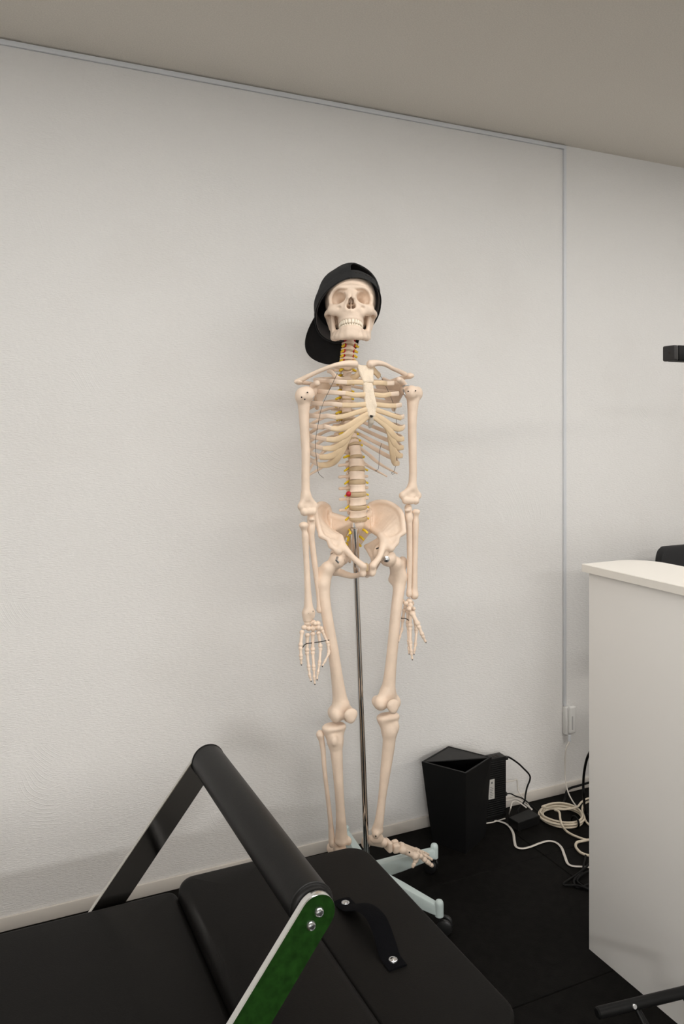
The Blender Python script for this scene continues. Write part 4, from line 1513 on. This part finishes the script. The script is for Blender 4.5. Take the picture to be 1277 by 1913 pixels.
for T in (lambda p: p, mirp):
    o_ = bone('hip_bone', lambda q: hip(q, T), h=.0019)
q = Sdf(.0016, .004)
sy = PSY.copy()
q.rbox(sy + V(0, .004, -.004), (.0075, .0070, .0125), .005)
q.build('pubic_disc', M['disc'], sk, label='tan pubic disc')
bo = S(702, 1024, .435)
MB().tube([bo + V(-.006, -.012, 0), bo + V(0, -.016, .003), bo + V(.006, -.012, -.003)], .002, 8).build('screw', M['wire'], sk)


def sacrum(q):
    q.k = .006
    q.chain([S(668.5, 977, .372), S(664, 990, .345), S(658, 1005, .322), S(653, 1022, .308), S(651, 1038, .303), S(653, 1050, .308)], [.019, .017, .014, .011, .008, .004], n=3)
    q.ell(S(668.7, 972.5, .378), (.025, .017, .006), k=.004)
    a0, a1, a2_, a3 = S(670, 973, .372), S(690, 960, .336), S(691, 990, .334), S(664, 1006, .320)
    for T in (lambda p: p, mirp):
        q.tri(T(a0), T(a1), T(a2_), .007).tri(T(a0), T(a2_), T(a3), .007)
        q.tri(T(a2_), T(a3), T(S(660, 1030, .308)), .006)
        q.cone(T(a0), T(a1), .008, .009).cone(T(a1), T(a2_), .0085, .0085)
    for k in range(4):
        cz = [S(666, 990, .36), S(661, 1003, .34), S(657, 1015, .325), S(654, 1026, .318)][k]
        for s in (-1, 1):
            q.ell(cz + V(s * (.019 - .0025 * k), -.004, 0), (.0042, .010, .0042), sub=True, k=.003)


so_ = bone('sacrum', sacrum, h=.0019)
for k in range(4):
    cz = [S(666, 991, .365), S(661, 1004, .345), S(657, 1016, .33), S(654, 1027, .32)][k]
    for s in (-1, 1):
        x = .019 - .0025 * k
        MB().tube(catmull([cz + V(s * x, .010, .002), cz + V(s * (x + .003), -.005, 0), cz + V(s * (x + .010), -.012, -.008)], 4), [.0034] * 4 + [.0036] * 4 + [.0028], 8).build('spinal_nerve', M['nerve'], sk)


# ---- legs
def femur(q, head, rh, neck, troch, lesser, shaft, rs, c_in, c_out, rc):
    q.k = .010
    q.ell(head, rh)
    q.cone(head, neck, .0128, .0140, k=.006)
    q.cone(neck, shaft[0], .0150, rs[0])
    q.chain([neck, troch + V(0, .004, -.014), troch], [.016, .014, .0105], n=3)
    q.cone(troch, shaft[0], .011, .012)
    q.cone(lesser, shaft[0] + V(0, .004, -.030), .0085, .0125, k=.012)
    q.cone(lesser, neck, .0075, .0115, k=.012)
    q.chain(shaft, rs, n=4)
    for c_ in (c_in, c_out):
        q.cone(shaft[-1], c_ + V(0, 0, .008), rs[-1] * .8, .015)
        q.ell(c_, rc, k=.006)
        q.ell(c_ + V(0, .018, .002), (rc[0] * .9, rc[1] * .8, rc[2] * .9), k=.008)
    mid_ = (c_in + c_out) / 2
    q.ell(mid_ + V(0, -.004, .006), (.024, .016, .016), k=.010)


fl2 = bone('femur', lambda q: femur(q, S(629, 1047, .428), .0225, S(612, 1062, .420), S(597, 1068, .405), S(608, 1098, .400),
                                    [S(603.5, 1090, .420), S(606.5, 1125, .428), S(613, 1165, .434), S(620, 1205, .436), S(627, 1250, .436), S(632.5, 1290, .434), S(636, 1315, .432)],
                                    [.0170, .0155, .0148, .0150, .0155, .0180, .0215],
                                    S(651, 1336, .428), S(627, 1336, .440), (.0165, .020, .0195)))
fr2 = bone('femur', lambda q: femur(q, S(724.5, 1043, .440), .0232, S(738, 1052, .428), S(751.5, 1048, .405), S(732, 1083, .404),
                                    [S(747, 1078, .420), S(743.5, 1110, .428), S(738.5, 1150, .434), S(734.5, 1195, .436), S(730, 1240, .436), S(726.5, 1275, .434), S(724, 1292, .432)],
                                    [.0180, .0162, .0152, .0152, .0157, .0180, .0210],
                                    S(710, 1315, .438), S(736, 1312, .428), (.0175, .021, .0175)))
MB().lathe([(0, -.002), (.0085, -.002), (.0085, .002), (.006, .0035), (.0055, .007), (.003, .0085), (0, .009)], S(721.5, 1044.5, .462), (-.3, -1, .1), 20).build('hip_bolt', M['steel'], fr2, label='steel bolt in the hip ball')
MB().tube([S(630, 1041, .452), S(628, 1047, .462), S(632, 1051, .462)], .0032, 10).build('hip_bolt', M['steel'], fl2, label='steel bolt in the hip ball')


def patella(q, c):
    q.k = .010
    q.ell(c + V(0, 0, .003), (.0195, .0095, .0165))
    q.ell(c + V(0, 0, -.011), (.0095, .008, .0095))


bone('patella', lambda q: patella(q, S(655, 1337, .474)), h=.0016)
bone('patella', lambda q: patella(q, S(734, 1319.5, .478)), h=.0016)


def tibia(q, pl, ps, tub, shaft, rs, ank, mall):
    q.k = .010
    q.ell(pl, (.0335, .023, .011), k=.006)
    q.ell(pl + V(-.016, -.002, .012), (.0125, .014, .006), sub=True, k=.004)
    q.ell(pl + V(.016, -.002, .012), (.0125, .014, .006), sub=True, k=.004)
    q.cone(pl + V(-.015, 0, -.008), shaft[0], .016, rs[0])
    q.cone(pl + V(.015, 0, -.008), shaft[0], .016, rs[0])
    q.ell(tub, (.010, .009, .014), k=.008)
    q.chain(list(shaft) + [ank], list(rs) + [rs[-1] * 1.2], n=4)
    q.k = .006
    q.ell(ank + V(0, 0, -.004), (rs[-1] * 1.28, .0165, .0105))
    q.ell(mall, (.0085, .0110, .0115))
    q.cone(ank + (shaft[-1] - ank) * .3, mall, rs[-1] * .6, .0075)


tl = bone('tibia', lambda q: tibia(q, S(623.5, 1358, .430), 0, S(624, 1384, .452),
                                   [S(626, 1385, .434), S(628.5, 1410, .437), S(632, 1460, .437), S(635, 1505, .434), S(637, 1545, .432)], [.0185, .0162, .0130, .0122, .0148],
                                   S(637.5, 1568, .430), S(650, 1571, .432)))
tr_ = bone('tibia', lambda q: tibia(q, S(724.5, 1339, .430), 0, S(739, 1358, .446),
                                    [S(727, 1365, .434), S(726, 1390, .434), S(721, 1430, .432), S(713.5, 1490, .430), S(708.5, 1530, .428)], [.0190, .0175, .0152, .0112, .0124],
                                    S(704.5, 1549, .424), S(701.5, 1559, .432)))
MB().cyl(S(701.5, 1562.5, .4435), S(701.5, 1562.5, .446), .0024, 12).build('pin_hole', M['hole'], tr_)
bone('fibula', lambda q: (q.ell(S(597.5, 1372, .418), (.0095, .010, .011)), q.chain([S(598, 1372, .418), S(603, 1400, .418), S(606, 1440, .416), S(612, 1490, .414), S(617, 1535, .415), S(619, 1560, .417)], [.0085, .0072, .0062, .0062, .0068, .0085], n=3),
                          q.ell(S(619, 1573, .418), (.0085, .010, .016))))
bone('fibula', lambda q: (q.ell(S(728, 1352, .392), (.009, .010, .010)), q.chain([S(727, 1356, .392), S(723, 1400, .394), S(717, 1450, .396), S(711, 1500, .398), S(706, 1545, .400)], [.008, .0062, .0058, .0058, .0080], n=3),
                          q.ell(S(704, 1563, .402), (.008, .009, .015))))


# ---- feet
def foot(T, toes):
    q = Sdf(.0014, .0012)
    for c, r in T:
        q.ell(c, r, k=.006 if c[2] < -9 else .0012)
    h_ = q.build('foot', B, sk, smooth=2)
    for pts, r0 in toes:
        finger(h_, pts, r0, 'toe')
    return h_


# viewer-right foot, turned out, toes hanging over the base arm
q = Sdf(.0014, .004)
q.chain([S(684, 1569, .336), S(693, 1570, .372), S(704, 1572, .405), S(714, 1574.5, .418)], [.013, .0130, .013, .012])
q.ell(S(683, 1574, .330), (.0135, .014, .018))
q.ell(S(703, 1566, .417), (.020, .016, .014))
q.ell(S(716, 1573, .420), (.012, .014, .011))
fR = q.build('foot', B, sk)
q = Sdf(.0013, .0006)
q.rbox(S(724.5, 1579, .424), (.0070, .018, .0155), .006, k=.001)
q.build('navicular_bone', B, fR)
q = Sdf(.0013, .0006)
q.rbox(S(739.5, 1585, .434), (.0105, .0085, .0125), .006)
q.rbox(S(737, 1577, .410), (.0105, .008, .012), .006)
q.ell(S(733, 1582, .392), (.013, .011, .011))
q.build('cuneiform_bones', B, fR)
toesR = [([S(747.5, 1586, .440), S(779, 1601, .442), S(774, 1612, .446), S(769.5, 1621.5, .448)], [.0118, .0070, .0056]),
         ([S(748, 1580, .420), S(782, 1597, .418), S(795, 1608, .420), S(803, 1614, .421), S(808.5, 1619, .422)], [.0078, .0082, .0070, .0060]),
         ([S(748, 1577, .402), S(782, 1591, .396), S(796, 1600, .396), S(803, 1604, .396), S(807.5, 1606.5, .396)], .0074),
         ([S(746, 1576, .388), S(779, 1588, .376), S(791, 1593, .374), S(797, 1595.5, .373), S(801, 1597, .372)], .0068),
         ([S(744, 1577, .376), S(774, 1588, .356), S(785, 1591, .352), S(790, 1593, .350), S(794, 1595, .349)], .0066)]
for pts, r0 in toesR:
    finger(fR, pts, r0, 'toe')
MB().cyl(S(764.5, 1592.5, .4515), S(764.5, 1592.5, .4535), .0022, 12).build('pin_hole', M['hole'], fR)
# viewer-left foot, mostly hidden behind the bench, pointing into the room
an = S(636, 1578, .424)
q = Sdf(.0016, .004)
q.ell(an + V(0, .004, -.012), (.017, .022, .014))
q.chain([an + V(0, .012, -.022), an + V(-.002, .045, -.030)], [.015, .018])
q.ell(an + V(.002, -.028, -.018), (.018, .014, .013))
fL = q.build('foot', B, sk)
for k in range(5):
    x = -.024 + .011 * k
    b0 = an + V(x * .8, -.042, -.022)
    finger(fL, [b0, b0 + V(x * .35, -.062, -.022), b0 + V(x * .4, -.092, -.032), b0 + V(x * .4, -.112, -.037)], .0062 if k < 4 else .0085, 'toe')

# ---- skull: modelled in its own frame (x to the viewer's right, -y out of the face, z up), then turned
HS, HYAW, HPITCH = 1.075, math.radians(-25.0), math.radians(-15.5)
Rz = np.array(((math.cos(HYAW), -math.sin(HYAW), 0), (math.sin(HYAW), math.cos(HYAW), 0), (0, 0, 1)))
Rx = np.array(((1, 0, 0), (0, math.cos(HPITCH), -math.sin(HPITCH)), (0, math.sin(HPITCH), math.cos(HPITCH))))
HR = Rz @ Rx
NSP = S(655.4, 581.5, .452)
HO = NSP - HR @ (HS * V(0, -.094, -.022))


def hw(v):
    return np.asarray(v, float) @ (HR * HS).T + HO


def hbuild(q, name, m, parent, label=None, smooth=2):
    v, f = q.mesh(smooth)
    return obj(name, hw(v), f, m, parent, True, label)


q = Sdf(.00135, .006)
q.ell((0, .000, .048), (.0680, .090, .064))
q.ell((0, -.046, .053), (.054, .047, .043), k=.02)
q.ell((0, .040, .030), (.060, .052, .048), k=.02)
q.ell((0, -.030, -.002), (.040, .050, .030), k=.01)
for s in (-1, 1):
    X = lambda x, y, z: (s * x, y, z)
    # brow and orbit rims
    q.chain([(0, -.0945, .043), X(.016, -.0965, .0425), X(.032, -.0935, .043), X(.045, -.082, .036), X(.0505, -.073, .024)], [.0068, .0062, .0050, .0050, .0050], n=3)
    q.chain([X(.0505, -.073, .026), X(.0515, -.070, .012), X(.049, -.0735, -.001)], [.0056, .0052, .006])
    q.chain([X(.049, -.0735, -.002), X(.040, -.083, -.0045), X(.027, -.0905, -.002), X(.0155, -.092, .010), X(.012, -.093, .026)], [.006, .0058, .005, .0046, .005], n=3)
    # cheek bone and arch
    q.ell(X(.046, -.073, -.012), (.013, .011, .011), k=.010)
    q.cone(X(.042, -.076, -.012), X(.026, -.080, -.020), .0105, .0105, k=.010)
    for dz in (-.002, .002):
        q.chain([X(.051, -.068, -.010 + dz), X(.0600, -.052, -.007 + dz), X(.0645, -.030, -.004 + dz), X(.0620, -.012, -.001 + dz), X(.0555, .002, .001 + dz)], [.0065, .0048, .0040, .0042, .0055], n=3, k=.004)
    # temple, mastoid
    q.ell(X(.052, -.004, .006), (.012, .022, .014), k=.010)
    q.cone(X(.052, .016, .002), X(.050, .010, -.026), .0125, .007, k=.010)
    # sphenoid wall behind the orbit
    q.tri(X(.049, -.066, .024), X(.046, -.050, .000), X(.040, -.040, .040), .006, k=.008)
    # nose bones and aperture rim
    q.chain([X(.0035, -.0945, .034), X(.0048, -.1005, .022), X(.0060, -.1065, .009)], [.0052, .0048, .0036])
    q.chain([X(.0065, -.1055, .009), X(.0115, -.0985, -.004), X(.0125, -.0950, -.014), X(.0065, -.0955, -.0215), (0, -.0985, -.0225)], [.0034, .0036, .0042, .0036, .0034], n=3, k=.004)
    q.cone(X(.010, -.092, .022), X(.020, -.086, -.012), .0075, .010, k=.008)
    # pterygoid / back of the upper jaw
    q.cone(X(.022, -.050, -.030), X(.020, -.036, -.040), .008, .006, k=.008)
# upper jaw
q.ell((0, -.070, -.022), (.028, .026, .024), k=.012)
arch = [(-.0265, -.050), (-.0255, -.062), (-.0215, -.076), (-.0145, -.0865), (-.005, -.0915), (.005, -.0915), (.0145, -.0865), (.0215, -.076), (.0255, -.062), (.0265, -.050)]
q.chain([(x, y, -.0395) for x, y in arch], .0058, n=3, k=.006)
q.chain([(x * .98, y + .001, -.030) for x, y in arch], .0065, n=3, k=.006)
# hollows
for s in (-1, 1):
    X = lambda x, y, z: (s * x, y, z)
    q.cone(X(.0322, -.108, .0180), X(.0310, -.080, .0175), .0192, .0168, k=.0028, sub=True)
    q.cone(X(.0358, -.102, .0150), X(.0335, -.080, .0150), .0160, .0140, k=.0028, sub=True)
    q.cone(X(.0310, -.080, .0170), X(.0200, -.050, .0150), .0150, .0060, k=.004, sub=True)
    q.cone(X(.0048, -.112, -.0105), X(.0046, -.066, -.008), .0068, .0060, k=.003, sub=True)
    q.cone(X(.0026, -.116, .0035), X(.0026, -.070, .004), .0040, .0036, k=.003, sub=True)
    q.ell(X(.030, -.0935, -.0115), (.0042, .004, .003), k=.004, sub=True)
# bony septum
q.tri((0, -.093, .012), (0, -.098, -.021), (0, -.064, -.010), .0010, k=.0015)
sk_o = hbuild(q, 'skull', B, sk)
# optic canals at the back of the orbits
q = Sdf(.0008, .0005)
for s in (-1, 1):
    q.ell((s * .0225, -.0525, .0135), (.0028, .0035, .0020))
hbuild(q, 'optic_canal', M['hole'], sk_o, smooth=1)

# lower jaw
q = Sdf(.0013, .005)
low = [(x * .94, y, z + .0062) for x, y, z in ((-.0475, -.016, -.0685), (-.0425, -.040, -.0775), (-.0345, -.062, -.0845), (-.0225, -.0775, -.0895), (-.008, -.0845, -.0915), (.008, -.0845, -.0915), (.0225, -.0775, -.0895), (.0345, -.062, -.0845), (.0425, -.040, -.0775), (.0475, -.016, -.0685))]
upp = [(-.0420, -.026, -.052), (-.0345, -.045, -.0610), (-.0260, -.064, -.0655), (-.0170, -.0815, -.0662), (-.006, -.0885, -.0662), (.006, -.0885, -.0662), (.0170, -.0815, -.0662), (.0260, -.064, -.0655), (.0345, -.045, -.0610), (.0420, -.026, -.052)]
for i in range(9):
    q.quad(low[i], low[i + 1], upp[i + 1], upp[i], .0052, k=.010)
q.chain(low, .0050, n=3, k=.006)
q.chain([(x * .96, y, z - .001) for x, y, z in upp], .0054, n=3, k=.008)
q.ell((0, -.088, -.080), (.013, .0065, .0075), k=.008)
for s in (-1, 1):
    go, an_, co, nt_, cd = [np.array((s * x, y, z)) for x, y, z in ((.0452, -.013, -.060), (.0435, -.036, -.052), (.0475, -.038, -.004), (.0485, -.024, -.018), (.0515, -.010, -.003))]
    q.quad(go, an_, co, nt_, .0036)
    q.tri(go, nt_, cd, .0036)
    q.cone(go, cd, .0052, .0058)
    q.cone(an_, co, .0048, .0032)
    q.ell(cd + V(s * .002, 0, .002), (.0085, .005, .0055), k=.004)
    q.ell((s * .0215, -.0835, -.0765), (.0022, .003, .002), sub=True, k=.002)
jaw = hbuild(q, 'mandible', B, sk)


# teeth
def tooth(c, out, w_t, d_t, h_t, parent):
    out = np.array((out[0], out[1], 0.0))
    out /= np.linalg.norm(out)
    sx = np.array((-out[1], out[0], 0))
    vs, fs = [], []
    nu, nw = 12, 7
    for i in range(nw + 1):
        z = -1 + 2 * i / nw
        zz = math.copysign(abs(math.sin(z * PI / 2)) ** .8, z)
        r = max(0.12, (1 - abs(z) ** 4) ** .5)
        taper = 1 - .10 * z
        for j in range(nu):
            a = 2 * PI * j / nu
            ca, sa = math.cos(a), math.sin(a)
            px = math.copysign(abs(ca) ** .7, ca) * w_t * r * taper
            py = math.copysign(abs(sa) ** .7, sa) * d_t * r
            vs.append(np.array(c) + sx * px + out * py + V(0, 0, zz * h_t))
    for i in range(nw):
        for j in range(nu):
            fs.append((i * nu + j, i * nu + (j + 1) % nu, (i + 1) * nu + (j + 1) % nu, (i + 1) * nu + j))
    fs += [tuple(range(nu - 1, -1, -1)), tuple(range(nw * nu, (nw + 1) * nu))]
    obj('tooth', hw(vs), fs, M['tooth'], parent, True)


def row(arc, sizes, z, hh, flip, parent, dz):
    c = catmull([V(x, y, 0) for x, y in arc], 30)
    seg = np.concatenate([[0], np.cumsum(np.linalg.norm(np.diff(c, axis=0), axis=1))])
    mid = seg[-1] / 2
    for s in (-1, 1):
        t = mid
        for k, (w_t, h_t) in enumerate(sizes):
            t2 = t + s * w_t / 2
            p = np.array([np.interp(t2, seg, c[:, j]) for j in range(3)])
            tn = np.array([np.interp(t2 + .001, seg, c[:, j]) - np.interp(t2 - .001, seg, c[:, j]) for j in range(3)])
            out = (tn[1], -tn[0])
            if out[1] > 0 and abs(out[1]) > .3 * np.linalg.norm(out):
                out = (-out[0], -out[1])
            elif out[0] * p[0] < 0:
                out = (-out[0], -out[1])
            tooth((p[0], p[1], z + flip * dz + flip * h_t * .0), out, w_t * .49, .0036 if k < 3 else .0044, h_t, parent)
            t += s * w_t


up = [(x * 1.03, y - .0012) for x, y in arch]
row(up, [(.0086, .0058), (.0068, .0053), (.0076, .0057), (.0070, .0051), (.0068, .0049), (.0095, .0048), (.0092, .0046)], -.0478, .006, -1, sk_o, .0)
dn_arc = [(-.0300, -.046), (-.0270, -.060), (-.0222, -.0750), (-.0145, -.0862), (-.005, -.0915), (.005, -.0915), (.0145, -.0862), (.0222, -.0750), (.0270, -.060), (.0300, -.046)]
row(dn_arc, [(.0056, .0066), (.0060, .0066), (.0068, .0068), (.0070, .0062), (.0070, .0060), (.0105, .0056), (.0100, .0050)], -.0603, .006, 1, jaw, .0)
# small steel jaw spring by each temple
for s in (-1, 1):
    MB().tube([hw(V(s * .066, -.012, .012)), hw(V(s * .0665, -.010, .004)), hw(V(s * .064, -.011, -.004))], .0015, 8).build('jaw_spring', M['steel'], sk_o)

# ------------------------------------------------------------------ cap, worn back to front on the skull
rgt, fwd, up3 = V(CS, -SN, 0), V(SN, CS, 0), V(0, 0, 1)


def cdir(r, u, f):
    v = rgt * r + up3 * u + fwd * f
    return v / np.linalg.norm(v)


f_ax = cdir(-.47, -.70, .53)                        # towards the visor
n_ax = cdir(-.12, .56, .80)                         # towards the crown button
n_ax = n_ax - f_ax * np.dot(n_ax, f_ax)
n_ax /= np.linalg.norm(n_ax)
l_ax = np.cross(n_ax, f_ax)
CA, CB, CHH = .113, .0875, .150
CC = hw(V(0, .006, .046)) + rgt * -.0125 + up3 * .005 + n_ax * -.048


def cap_pt(th, ph, g=0.0):
    cp, sp_ = math.cos(ph), math.sin(ph)
    e = 0.76
    cpe, spe = cp ** e, (math.copysign(abs(sp_) ** e, sp_))
    ct, st_ = math.cos(th), math.sin(th)
    return CC + f_ax * (CA + g) * cpe * ct + l_ax * (CB + g) * cpe * st_ + n_ax * (CHH + g) * spe


def shell(grid, mask, thick):
    """grid[i][j] outer points and inner points; mask selects the faces"""
    ni, nj = len(grid), len(grid[0])
    vs = [grid[i][j][0] for i in range(ni) for j in range(nj)] + [grid[i][j][1] for i in range(ni) for j in range(nj)]
    N = ni * nj
    fs = []
    used = {}
    for i in range(ni - 1):
        for j in range(nj - 1):
            if mask(i, j):
                a, b, c, d = i * nj + j, i * nj + j + 1, (i + 1) * nj + j + 1, (i + 1) * nj + j
                fs.append((a, b, c, d))
                fs.append((N + d, N + c, N + b, N + a))
                for e in ((a, b), (b, c), (c, d), (d, a)):
                    used[e] = True
    for (a, b) in list(used):
        if (b, a) not in used:
            fs.append((b, a, N + a, N + b))
    vs = np.array(vs)
    keep = sorted(set(k for f in fs for k in f))
    mp = {k: i for i, k in enumerate(keep)}
    return vs[keep], [tuple(mp[k] for k in f) for f in fs]


capt = thing('baseball_cap', 'black twill cap worn back to front and tilted on the skull', 'cap', CC)
NT, NP = 180, 60
HOLE_T, HOLE_P0, HOLE_H = .50, .16, .58


def crown_grid(ph0, ph1, npn, t0=0, t1=2 * PI, nt=NT, g=0.0, th_=.002):
    gr = []
    for i in range(npn + 1):
        ph = ph0 + (ph1 - ph0) * i / npn
        row_ = []
        for j in range(nt + 1):
            th = t0 + (t1 - t0) * j / nt
            pan = .0012 * abs(math.sin(3 * th)) ** .5 * math.cos(ph) - .0006      # six sewn panels
            wr = .0016 * math.sin(5 * th + 9 * ph) * math.cos(ph) * (1 if ph > .1 else 0)
            row_.append((cap_pt(th, ph, g + pan + wr), cap_pt(th, ph, g + pan + wr - th_)))
        gr.append(row_)
    return gr


PH_T = PI / 2 - .004
gr = crown_grid(-.02, PH_T, NP)


def in_hole(i, j):
    ph = -.02 + (PH_T + .02) * (i + .5) / NP
    th = 2 * PI * (j + .5) / NT
    dt = (th - PI) / HOLE_T
    if ph < HOLE_P0:
        return abs(dt) < 1
    return dt * dt + ((ph - HOLE_P0) / HOLE_H) ** 2 < 1


vs, fs = shell(gr, lambda i, j: not in_hole(i, j), .002)
crown = MB().add(vs, fs).build('crown', M['cap'], capt, sharp=50)
# taped edge around the opening
eg = []
for k in range(41):
    a = PI * k / 40
    eg.append(cap_pt(PI + HOLE_T * math.cos(a), HOLE_P0 + HOLE_H * math.sin(a), -.0005))
MB().tube(eg, .0022, 8).build('opening_tape', M['cap'], capt)
# closure strap with its row of snap holes
gs = crown_grid(-.02, HOLE_P0 - .015, 5, PI - HOLE_T - .03, PI + HOLE_T + .03, 30, -.0022, .0018)
strap = MB().add(*shell(gs, lambda i, j: True, .002)).build('closure_strap', M['cap_in'], capt, sharp=50)
for k in range(7):
    th = PI - .34 + .68 * k / 6
    p0, p1 = cap_pt(th, .065, -.0035), cap_pt(th, .065, -.0008)
    MB().cyl(p0, p1, .0021, 12).build('snap_hole', M['hole'], strap)
# sweatband showing inside the rim
gb_ = crown_grid(-.01, .30, 6, PI + HOLE_T + .05, 3 * PI - HOLE_T - .05, 90, -.0045, .0015)
MB().add(*shell(gb_, lambda i, j: True, .002)).build('sweatband', M['cap_grey'], capt, sharp=50, label='dark grey inner sweatband')
# top button
MB().lathe([(0, .004), (.004, .0034), (.0065, .001), (.007, -.002), (0, -.003)][::-1], cap_pt(0, PI / 2, 0), n_ax, 20).build('button', M['cap'], capt)
# curved visor
vg = []
VH = 1.02
for i in range(15):
    t = i / 14
    row_ = []
    for j in range(49):
        s = -1 + 2 * j / 48
        th = s * VH
        base = cap_pt(th, .0, -.001)
        prof = max(0.0, 1 - abs(s) ** 2.6) ** .55
        out = .068 * prof * t
        side = .020 * s * t * prof
        droop = -(.030 * s * s) * t * prof - .020 * t * prof
        p = base + f_ax * out + l_ax * side + n_ax * droop
        row_.append((p + n_ax * .0013, p - n_ax * .0013))
    vg.append(row_)
vs, fs = shell(vg, lambda i, j: True, .002)
MB().add(vs, fs).build('visor', M['visor'], capt, sharp=50)
